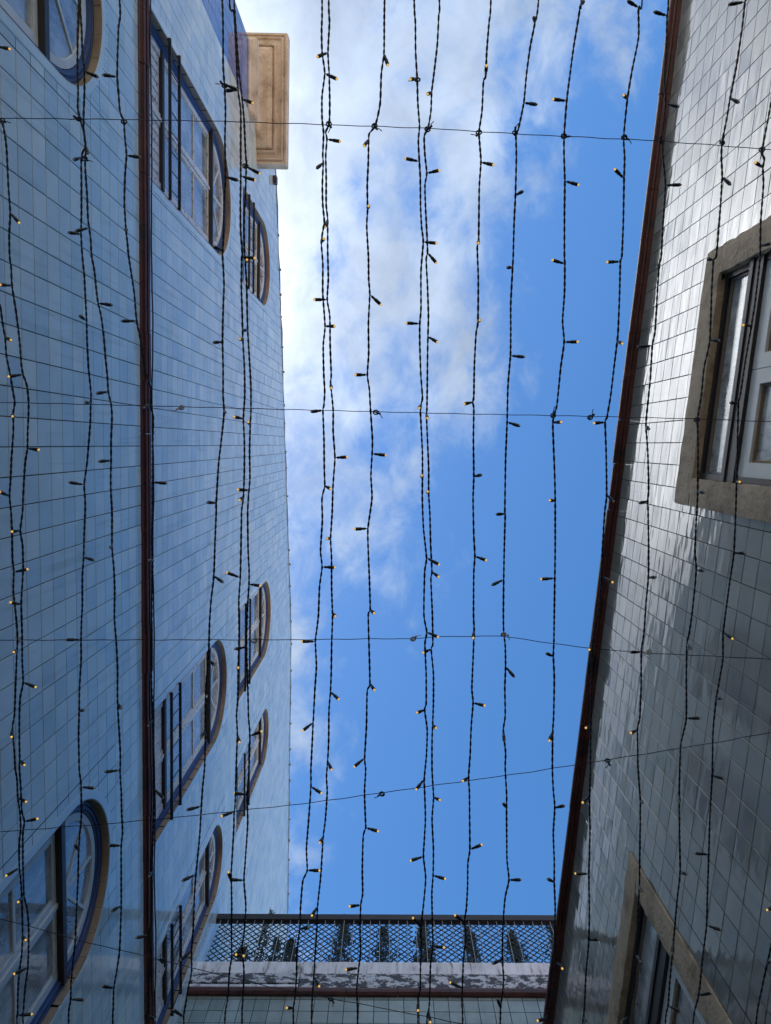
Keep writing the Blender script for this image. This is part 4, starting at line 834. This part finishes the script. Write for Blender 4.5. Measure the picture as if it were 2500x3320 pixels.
def rough_stone(W, s0, s1, z0, z1, n0, n1, name, parent, seed):
    """a dressed stone with a worn, uneven face"""
    r2 = random.Random(seed); B = Build()
    ns, nz = max(2, int((s1 - s0) / 0.035)), max(2, int((z1 - z0) / 0.035))
    ph = [(r2.uniform(8, 40), r2.uniform(8, 40), r2.uniform(0, 6)) for _ in range(8)]
    def d(s, z): return sum(math.sin(a * s + b_ * z + c_) for a, b_, c_ in ph) * 0.0009
    rows = []
    for i in range(ns + 1):
        s = s0 + (s1 - s0) * i / ns; row = []
        for j in range(nz + 1):
            z = z0 + (z1 - z0) * j / nz
            e = 0.004 if i in (0, ns) or j in (0, nz) else 0
            row.append(W.P(s + d(z * 2, s) * (1 if 0 < i < ns else 1.4), z + d(s, z * 1.7), n1 - e + d(s, z)))
        rows.append([W.P(s + d(z0 * 2, s), z0, n0)] + row + [W.P(s, z1, n0)])
    B.grid(rows)
    for r_ in (rows[0], rows[-1]):
        k = len(B.V); B.V += r_; B.F.append(tuple(range(k, k + len(r_))))
    # bottom and top
    return B.make(name, M_SAND, parent)


def stone_window(W, bld, o, so0, so1, zo, seed, sash_white=True):
    B = Build()                       # outer grey frame is the window
    f0, f1 = o.s0, o.s1; dn = -0.036
    for (a, b_) in ((f0, f0 + 0.035), (f1 - 0.035, f1)):
        B.box(W, a, b_, o.zb, o.zt, dn - .03, dn + .012)
    B.box(W, f0 + 0.035, f1 - 0.035, o.zt - 0.035, o.zt, dn - .03, dn + .012)
    fr = B.make('window', M_BLACKF, bld)
    B = Build(); B.box(W, f0 + 0.035, f1 - 0.035, o.zt - 0.048, o.zt - 0.036, dn - .03, dn - .004)
    B.box(W, f0 + 0.036, f0 + 0.05, o.zt - 0.37, o.zt - 0.048, dn - .03, dn - .004); B.box(W, f1 - 0.05, f1 - 0.036, o.zt - 0.37, o.zt - 0.048, dn - .03, dn - .004)
    B.make('transom_frame', M_GREYF, fr)
    rough_stone(W, so0, so1, o.zt, zo, -0.12, 0.022, 'lintel', fr, seed)
    z = o.zt - 0.003; k = 0
    while z > o.zb + 0.1:
        zl = max(o.zb, z - (1.25 if k == 0 else 0.9))
        rough_stone(W, so0, o.s0, zl + 0.002, z, -0.12, 0.022, 'jamb_stone', fr, seed + 5 + k)
        rough_stone(W, o.s1, so1, zl + 0.002, z, -0.12, 0.024, 'jamb_stone', fr, seed + 15 + k)
        z = zl; k += 1
    # transom light
    zp0, zp1 = 3.955, o.zt - 0.049
    B = Build(); B.V = [W.P(s, z_, dn - 0.015) for s, z_ in ((f0 + .05, zp0), (f1 - .05, zp0), (f1 - .05, zp1), (f0 + .05, zp1))]; B.F = [(0, 1, 2, 3)]
    B.make('pane', M_GLASSD, fr)
    B = Build(); B.box(W, f0 + .05, f1 - .05, zp1 - 0.012, zp1, dn - .02, dn - .006); B.make('putty_bead', M_PUTTY, fr)
    B = Build(); B.box(W, f0, f1, zp0 - 0.14, zp0, dn - .03, -0.012); B.box(W, f0, f1, zp0 - 0.05, zp0 - 0.02, -0.013, -0.004); B.make('transom', M_BLACKF, fr)
    B = Build(); B.box(W, f0, f1, zp0 + .0005, zp0 + 0.012, dn - .03, -0.014); B.make('drip', M_GREYF, fr)
    # two leaves
    zt = zp0 - 0.141; c = o.c
    for a, b_ in ((f0 + 0.036, c - 0.002), (c + 0.002, f1 - 0.036)):
        B = Build(); sw = 0.075
        B.box(W, a, a + sw, o.zb, zt, dn - .03, dn + .004); B.box(W, b_ - sw, b_, o.zb, zt, dn - .03, dn + .004); B.box(W, a + sw, b_ - sw, zt - 0.10, zt, dn - .029, dn + .003)
        B.box(W, a + sw, b_ - sw, zt - 1.30, zt - 1.22, dn - .029, dn + .003)
        B.make('casement', M_WHITE2, fr)
        B = Build(); B.box(W, a + sw, a + sw + 0.014, zt - 1.22, zt - .10, dn - .03, dn - .012); B.box(W, b_ - sw - 0.014, b_ - sw, zt - 1.22, zt - .10, dn - .03, dn - .012)
        B.box(W, a + sw + .014, b_ - sw - .014, zt - 0.116, zt - .10, dn - .03, dn - .012); B.make('putty_bead', M_PUTTY, fr)
        for z0, z1 in ((zt - 1.22, zt - 0.10), (o.zb, zt - 1.30)):
            B = Build(); B.V = [W.P(s, z_, dn - 0.022) for s, z_ in ((a + sw, z0), (b_ - sw, z0), (b_ - sw, z1), (a + sw, z1))]; B.F = [(0, 1, 2, 3)]
            B.make('pane', M_GLASSD, fr)
    B = Build(); P = [W.P(s, z_, nn) for nn in (-0.16, -0.9) for s, z_ in ((o.s0, o.zb), (o.s1, o.zb), (o.s1, o.zt), (o.s0, o.zt))]
    B.V = P; B.F = [(4, 5, 6, 7), (0, 1, 5, 4), (1, 2, 6, 5), (2, 3, 7, 6), (3, 0, 4, 7)]; B.make('room', M_DARK, fr)
    B = Build(); B.grid([[W.P(o.s0 + (o.s1 - o.s0) * k / 60, z_, -0.14 + 0.01 * math.sin(k * 1.1)) for k in range(61)] for z_ in (o.zb, o.zt - .02)]); B.make('curtain', M_CURTAIN, fr, True)
    return fr


stone_window(RW, right, R1, -1.13, 0.36, 4.47, 3)
stone_window(RW, right, R2, 2.60, 4.11, 4.445, 77)

# ------------------------------------------------------------------ building across the end of the alley
endb = tag(empty('terrace_building', (0, 5.5, 0)), 'greenish tiled building closing the alley, with a peeling white parapet on top', 'building')
b = Build(); b.V = [EW.P(s, z) for s, z in ((-2.2, -1.6), (5, -1.6), (5, 6.45), (-2.2, 6.45))]; b.F = [(0, 1, 2, 3)]; b.make('wall', M_GROUT, endb)
b = Build(); b.V = [EW.P(s, z, n) for s, z, n in ((-1.93, 6.5, 0), (5, 6.5, 0), (5, 6.5, -6), (-1.93, 6.5, -6), (5, -1.6, -6), (-1.93, -1.6, -6), (5, -1.6, 0))]; b.F = [(0, 1, 2, 3), (3, 2, 4, 5), (1, 2, 4, 6)]
b.make('roof_terrace', M_MORTAR, endb)
store = []
tiling(EW, endb, -0.152, 0.137, 6.295, 0.137, -1.93, 1.85, 0.0, 6.36, [], None, lambda s, z: M_TILE_E, 0, 0.003, store, 0.005)
place_tiles(endb, store)
prof = [(-0.01, 6.33), (0.03, 6.33), (0.05, 6.345), (0.055, 6.375), (0.05, 6.395), (-0.01, 6.398)]
block_course(EW, endb, -1.89, 4.8, 0.5, prof, M_RED)


def course(W, s0, s1, prof, mat, name, parent, step=0.06, j=0.0012):
    B = Build(); rows = []; s = s0
    while True:
        rows.append([W.P(s, z + rnd.gauss(0, j) * (n > 0), n + rnd.gauss(0, j) * (n > 0)) for n, z in prof])
        if s >= s1: break
        s = min(s + step, s1)
    B.grid(rows, True, True)
    return B.make(name, mat, parent)


course(EW, -0.86, 4.6, [(-0.1, 6.399), (0.046, 6.399), (0.05, 6.41), (0.056, 6.565), (0.05, 6.572), (-0.1, 6.572)], M_PEEL, 'parapet_band', endb)
course(EW, -1.91, -0.87, [(-0.1, 6.452), (0.050, 6.452), (0.054, 6.462), (0.058, 6.565), (0.05, 6.572), (-0.1, 6.572)], M_PEEL, 'parapet_band', endb)
course(EW, -1.91, -0.87, [(-0.1, 6.399), (0.046, 6.399), (0.050, 6.41), (0.048, 6.432), (-0.1, 6.438)], M_PLASTER, 'parapet_ledge', endb)
course(EW, -1.91, 4.6, [(-0.12, 6.573), (0.044, 6.573), (0.048, 6.58), (0.046, 6.735), (0.036, 6.748), (-0.12, 6.76)], M_PLASTER, 'parapet', endb)

# trellis fence on the parapet
fence = tag(empty('trellis_fence', (0, 5.17, 6.76 + EYE)), 'dark diamond trellis fence with thin pale rods and a brown-black top rail, on the parapet', 'fence')
B = Build(); B.box(EW, -1.90, 3.4, 7.475, 7.56, -0.075, -0.015); B.make('top_rail', M_RAIL, fence)
B = Build(); B.box(EW, -1.90, 3.4, 6.765, 6.78, -0.06, -0.03); B.make('bottom_rail', M_RAIL, fence)
zf0, zf1 = 6.79, 7.455
for p0, p1 in ((-1.86, 0.235), (0.262, 2.2), (2.23, 3.35)):
    for dirn, nn in ((1, -0.052), (-1, -0.045)):
        s = p0 - (zf1 - zf0) * 1.02
        while s < p1:
            a0, a1 = s, s + (zf1 - zf0) * 1.02
            # clip to the panel
            t0 = max(0, (p0 - a0) / (a1 - a0)); t1 = min(1, (p1 - a0) / (a1 - a0))
            s += 0.0765 + rnd.gauss(0, 0.002)
            if t1 - t0 < 0.04: continue
            za, zb_ = (zf0 + (zf1 - zf0) * t0, zf0 + (zf1 - zf0) * t1)
            if dirn < 0: za, zb_ = zf0 + zf1 - za, zf0 + zf1 - zb_
            sa, sb = a0 + (a1 - a0) * t0, a0 + (a1 - a0) * t1
            j1, j2 = rnd.gauss(0, .006), rnd.gauss(0, .006)
            if rnd.random() < 0.03: continue
            L_ = math.hypot(sb - sa, zb_ - za); ex, ez = -(zb_ - za) / L_ * 0.0050, (sb - sa) / L_ * 0.0050
            B = Build(); B.hexa([EW.P(x + j, z, n_) for n_ in (nn - .0028, nn + .0028) for x, z, j in ((sa - ex, za - ez, j1), (sb - ex, zb_ - ez, j2), (sb + ex, zb_ + ez, j2), (sa + ex, za + ez, j1))])
            B.make('slat', M_TREL, fence)
s = -1.85
while s < 3.3:
    B = Build(); B.tube([EW.P(s + rnd.gauss(0, .004), 6.765, -0.028), EW.P(s + rnd.gauss(0, .004), 7.50, -0.030)], 0.0038, 5); B.make('rod', M_ROD, fence)
    s += 0.0965 + rnd.gauss(0, .002)


def shrub(x, y, z0, top, rad, label, sparse=1.0, cone=True):
    t = tag(empty('potted_conifer', (x, y, 6.5 + EYE)), label, 'shrub', 'shrubs behind the trellis fence')
    B = Build(); zb_ = 6.5 + EYE
    prof = [(0.10, 0), (0.13, 0.24), (0.145, 0.24), (0.145, 0.28), (0.12, 0.28), (0.0, 0.26)]
    B.grid([[Vector((x + r * math.cos(2 * math.pi * k / 14), y + r * math.sin(2 * math.pi * k / 14), zb_ + z)) for k in range(14)] for r, z in prof], True)
    B.make('pot', M_POT, t)
    B = Build(); pts = [Vector((x, y, zb_ + 0.2)), Vector((x + .01, y, (zb_ + top + EYE) / 2)), Vector((x - .005, y, top + EYE - 0.03))]
    B.tube(pts, [0.012, 0.008, 0.003], 5)
    B.make('stem', M_BARK, t)
    V, F = [], []
    r3 = random.Random(int(x * 1000) + 7)
    H = top - (z0)
    nbr = int(62 * sparse * r3.uniform(.8, 1.2))
    for k in range(nbr):
        f = r3.random() ** 0.85
        zc = z0 + H * f
        R = rad * 1.35 * (1 - f) ** 0.8 * r3.uniform(0.35, 1.25) if cone else rad * r3.uniform(.5, 1.1)
        a = r3.uniform(0, 2 * math.pi)
        tip = Vector((x + math.cos(a) * R, y + math.sin(a) * R, zc + R * r3.uniform(0.2, 0.9) + EYE))
        root = Vector((x, y, zc + EYE - 0.02))
        for q in range(int(20 * r3.uniform(.6, 1.3))):
            g_ = r3.uniform(0.25, 1.05)
            p = root.lerp(tip, g_) + Vector((r3.gauss(0, .016), r3.gauss(0, .016), r3.gauss(0, .016)))
            d = (tip - root).normalized() + Vector((r3.gauss(0, .5), r3.gauss(0, .5), r3.gauss(0.2, .5))); d.normalize()
            e = d.cross(Vector((r3.gauss(0, 1), r3.gauss(0, 1), r3.gauss(0, 1)))); e.normalize()
            l, w_ = r3.uniform(.018, .042), r3.uniform(.005, .011)
            i = len(V); V += [p - e * w_, p + d * l * .5 - e * w_ * 1.2, p + d * l, p + d * l * .5 + e * w_ * 1.2]; F.append((i, i + 1, i + 2, i + 3))
    tag(link(bpy.data.objects.new('foliage', meshdata('foliage', V, F, M_LEAF)), t), kind='stuff')
    return t


for x, y, top, rad, sp_, lab in (
        (-1.62, 5.60, 7.62, 0.13, 1.4, 'low dark bushy conifer behind the trellis, nearest the left building'),
        (-1.47, 5.75, 8.52, 0.13, 0.8, 'tall sparse brownish conifer whose tip rises above the fence rail on the left'),
        (-1.28, 5.60, 7.80, 0.10, 0.9, 'thin dark conifer just right of the tall brownish one, behind the trellis'),
        (-1.10, 5.50, 7.62, 0.15, 1.5, 'short wide conifer behind the left part of the trellis'),
        (-0.54, 5.50, 8.02, 0.17, 1.5, 'slender conifer with a tall narrow tip left of the middle of the fence'),
        (-0.08, 5.50, 7.85, 0.15, 1.4, 'loose airy conifer behind the middle of the fence'),
        (0.37, 5.50, 7.97, 0.14, 2.2, 'dense column-shaped conifer beside the gap between two trellis panels'),
        (0.88, 5.50, 7.86, 0.12, 2.0, 'dense narrow conifer right of the trellis panel gap'),
        (1.36, 5.50, 7.78, 0.17, 1.5, 'broad conifer leaning over the right part of the fence'),
        (1.85, 5.50, 7.92, 0.16, 1.6, 'conifer at the far right of the fence, half hidden by the red eaves')):
    shrub(x, y, 6.85, top, rad, lab, sp_)
# ------------------------------------------------------------------ steel span wires
wire_names = ['thin steel wire crossing highest in the picture, under the cream cornice', 'steel wire crossing above the stone framed window on the right',
              'steel wire crossing the middle of the left facade and dipping toward the right eaves', 'sloping steel wire rising to the right below the middle of the picture',
              'steel wire running down to the right in front of the white parapet']
for k, pts in enumerate(WIRES):
    pts = sorted(pts)
    (xa, ya), (xb, yb) = pts[0], pts[1]
    sl = (yb - ya) / (xb - xa)
    yl = ya + (-1.77 - xa) * sl * 0.6; xl = -1.775 - 0.0246 * yl
    (xc, yc), (xd, yd) = pts[-2], pts[-1]
    sr = (yd - yc) / (xd - xc); yr = yd + (1.7 - xd) * sr * 0.7; xr = 1.789 - 0.096 * yr
    full = [(xl + 0.005, yl)] + pts + [(xr - 0.005, yr)]
    B = Build(); P = []
    for i in range(len(full) - 1):
        (x0, y0), (x1, y1) = full[i], full[i + 1]
        m_ = max(2, int(abs(x1 - x0) / 0.02))
        for j in range(m_):
            f = j / m_; x = x0 + (x1 - x0) * f
            P.append(Vector((x, y0 + (y1 - y0) * f + 0.0006 * math.sin(x * 61 + k), 1.925 + EYE + 0.0008 * math.sin(x * 37 + k))))
    P.append(Vector((full[-1][0], full[-1][1], 1.925 + EYE)))
    t = tag(empty('span_wire', P[0]), wire_names[k], 'wire', 'steel wires spanning the alley')
    B.tube(P, 0.00105, 5); B.make('strand', M_WIRE, t, True)
    for q in (P[0], P[-1]):
        B = Build(); B.tube([q + Vector((0.012 * math.cos(a), 0, 0.012 * math.sin(a))) for a in [i * math.pi / 5 for i in range(10)]], 0.0025, 5)
        B.make('wall_eye', M_IRON, t)

# ------------------------------------------------------------------ string lights


def lathe(prof, n=10):
    V, F = [], []
    for r, z in prof:
        V += [Vector((r * math.cos(2 * math.pi * k / n), r * math.sin(2 * math.pi * k / n), z)) for k in range(n)]
    for i in range(len(prof) - 1):
        for k in range(n):
            F.append((i * n + k, i * n + (k + 1) % n, (i + 1) * n + (k + 1) % n, (i + 1) * n + k))
    F.append(tuple(range(n - 1, -1, -1))); F.append(tuple(range((len(prof) - 1) * n, len(prof) * n)))
    return V, F


bv, bf = lathe([(.0013, 0), (.0013, .0055), (.0028, .0065), (.0032, .008), (.0032, .0165), (.0041, .0180), (.0044, .0195), (.0044, .0335), (.0040, .0345), (.0035, .0345)])
BULBS = [meshdata('bulb', bv, bf, M_PVC, True), meshdata('bulb', bv, bf, M_PVCG, True)]
cv, cf = lathe([(.0032, .0335), (.0032, .0360), (.0028, .0376), (.0019, .0388), (.0008, .0394)], 10)
LENS = [meshdata('lens', cv, cf, M_UNLIT, True), meshdata('lens', cv, cf, M_LIT, True)]


def catmull(P, step):
    out = []
    for i in range(len(P) - 1):
        p0 = P[max(0, i - 1)]; p1 = P[i]; p2 = P[i + 1]; p3 = P[min(len(P) - 1, i + 2)]
        L_ = (p2 - p1).length; m_ = max(1, int(L_ / step))
        for j in range(m_):
            f = j / m_; f2, f3 = f * f, f * f * f
            t1 = (p2 - p0) * 0.35; t2 = (p3 - p1) * 0.35
            out.append(p1 * (2 * f3 - 3 * f2 + 1) + t1 * (f3 - 2 * f2 + f) + p2 * (-2 * f3 + 3 * f2) + t2 * (f3 - f2))
    out.append(P[-1])
    return out


where = ['nearest the left edge, lit, crossing its neighbour over the lower left window', 'second from the left edge, lit, crossing its neighbour over the lower left window',
         'fourth from the left, unlit, crossing the two lowest arched windows', 'fifth from the left, unlit, nearing the red string course from the left',
         'unlit, running into and along the red string course of the left building', 'unlit, just left of the close pair passing the cream cornice',
         'left one of the close pair that passes the cream cornice', 'right one of the close pair that passes the cream cornice',
         'left one of the first close pair against the open sky', 'right one of the first close pair against the open sky',
         'single one between the two close pairs against the sky', 'left one of the close pair in mid sky',
         'right one of the close pair in mid sky', 'lit, first single one right of the mid sky pair',
         'with unlit bulbs against blue sky, second right of the mid sky pair', 'third right of the mid sky pair, meeting the red eaves near the fence',
         'crossing from open sky onto the red eaves half way down', 'over the ivory tiles just right of the red eaves, starting at the eaves',
         'crossing the near corner of the stone window frame', 'crossing the glass of the stone framed window',
         'short piece in the lower right corner', 'at the far left edge, only one of its bulbs in the picture']
nd = 0
for k, (h, pts) in enumerate(STRANDS):
    P3 = []
    for r_ in pts:
        P3.append(Vector((r_[0], r_[1], h + EYE)))
    nb = len(P3)
    # the string carries on past the picture on both sides
    a, z_ = P3[0], P3[-1]
    if a.y < -1.0:
        P3 = [a + Vector((rnd.gauss(0, .01), -0.35 * j, 0.004 * j)) for j in (9, 7, 5, 3, 2, 1)] + P3
    if z_.y > 1.2:
        P3 = P3 + [z_ + Vector((rnd.gauss(0, .01), 0.4 * j, 0.004 * j)) for j in (1, 2, 3, 5, 7, 8.4)]
    t = tag(empty('string_light', P3[0]), 'light string ' + where[k], 'string lights', 'strings of small lights hung across the sky')
    C_ = catmull(P3, 0.003)
    # twisted pair
    B = Build(); dist = 0.0; rows = ([], [])
    ph0 = rnd.uniform(0, 6)
    prev = C_[0]; keep = 0
    for i, p in enumerate(C_):
        dist += (p - prev).length; prev = p
        out = abs(p.y) > 1.75
        if out and i % 6: continue
        d = (C_[min(i + 1, len(C_) - 1)] - C_[max(i - 1, 0)]).normalized()
        e = d.cross(Vector((0, 0, 1))).normalized(); g_ = Vector((0, 0, 1))
        ph = ph0 + dist * (2 * math.pi / 0.036) + 1.6 * math.sin(dist * 9 + k) + 0.9 * math.sin(dist * 23 + 2 * k)
        for sgn, rw in ((1, rows[0]), (-1, rows[1])):
            c_ = p + (e * math.cos(ph) + g_ * math.sin(ph)) * (0.00128 * sgn)
            rw.append([c_ + (e * math.cos(2 * math.pi * q / 5) + g_ * math.sin(2 * math.pi * q / 5)) * (0.00168 + 0.0002 * math.sin(dist * 31 + k)) for q in range(5)])
    for rw in rows: B.grid(rw, True, True)
    B.make('cord', M_PVC, t, True)
    for r_ in pts:
        if len(r_) < 6: continue
        base = Vector((r_[0], r_[1], h + EYE)); d = Vector(r_[2:5])
        ln = d.length; d.normalize()
        mw = Matrix.Translation(base) @ d.to_track_quat('Z', 'Y').to_matrix().to_4x4() @ Matrix.Diagonal((1, 1, min(1.2, max(0.85, ln / 0.0395)), 1))
        bo = link(bpy.data.objects.new('bulb', BULBS[nd % 2]), t, mw)
        link(bpy.data.objects.new('lens', LENS[int(r_[5])]), bo, mw)
        nd += 1

# ------------------------------------------------------------------ nylon ties knotting cords to wires
xs_ = sorted(p_[0] for p_ in TIES)
for k, (x, y) in enumerate(TIES):
    clear = k in (18, 20, 23, 26, 27, 30)
    B = Build(); c_ = Vector((x, y, 1.912 + EYE)); a0 = rnd.uniform(0, 6)
    ex = Vector((math.cos(a0), math.sin(a0), 0)); ey = Vector((0, 0, 1))
    B.tube([c_ + (ex * math.cos(2 * math.pi * i / 9) + ey * math.sin(2 * math.pi * i / 9)) * 0.0062 for i in range(10)], 0.0016, 5)
    B.tube([c_ + Vector((0.0068 * math.cos(i * 0.9 + a0), 0.0055 * math.sin(i * 0.9 + a0), 0.002 * math.sin(i))) for i in range(8)], 0.0020, 5)
    hd = c_ + ex * 0.007
    B.tube([hd, hd + ex * 0.003 + Vector((0, 0, -.005)), hd + ex * 0.006 + Vector((0, 0, -.006))], 0.0028, 6)
    nm = 'pale' if clear else 'black'
    t_ = B.make('cable_tie', M_CLEARTIE if clear else M_PVC)
    a1 = a0 + rnd.uniform(-1, 1); B2 = Build()
    B2.tube([hd, hd + Vector((0.008 * math.cos(a1), 0.008 * math.sin(a1), -.003)), hd + Vector((0.017 * math.cos(a1 + .2), 0.017 * math.sin(a1 + .2), -.002))], 0.0011, 4)
    B2.make('tie_tail', M_CLEARTIE if clear else M_PVC, t_)
    wi = min(range(5), key=lambda q: min(abs(p_[1] - y) + 0.2 * abs(p_[0] - x) for p_ in WIRES[q]))
    row = sorted(p_[0] for j, p_ in enumerate(TIES) if min(range(5), key=lambda q: min(abs(w_[1] - p_[1]) + 0.2 * abs(w_[0] - p_[0]) for w_ in WIRES[q])) == wi)
    ordn = ['first', 'second', 'third', 'fourth', 'fifth', 'sixth', 'seventh', 'eighth', 'ninth', 'tenth', 'eleventh', 'twelfth', 'thirteenth', 'fourteenth', 'fifteenth', 'sixteenth', 'seventeenth', 'eighteenth', 'nineteenth', 'twentieth'][row.index(x)]
    tag(t_, '%s nylon tie knot, %s from the left on the %s wire' % (nm, ordn, ['highest', 'second', 'third', 'sloping fourth', 'lowest'][wi]), 'cable tie', 'nylon ties on the wires')

# black cable clipped along the top of the red string course
P = []
s = -4.9
while s < 5.0:
    P.append(LW.P(s, 5.262 + 0.004 * math.sin(s * 7.1) + 0.003 * math.sin(s * 19), 0.062 + 0.004 * math.sin(s * 5.3)))
    s += 0.04
B = Build(); B.tube(P, 0.0055, 6)
tag(B.make('cable', M_PVC, None, True), 'black cable running along the top of the red string course on the left building', 'cable')
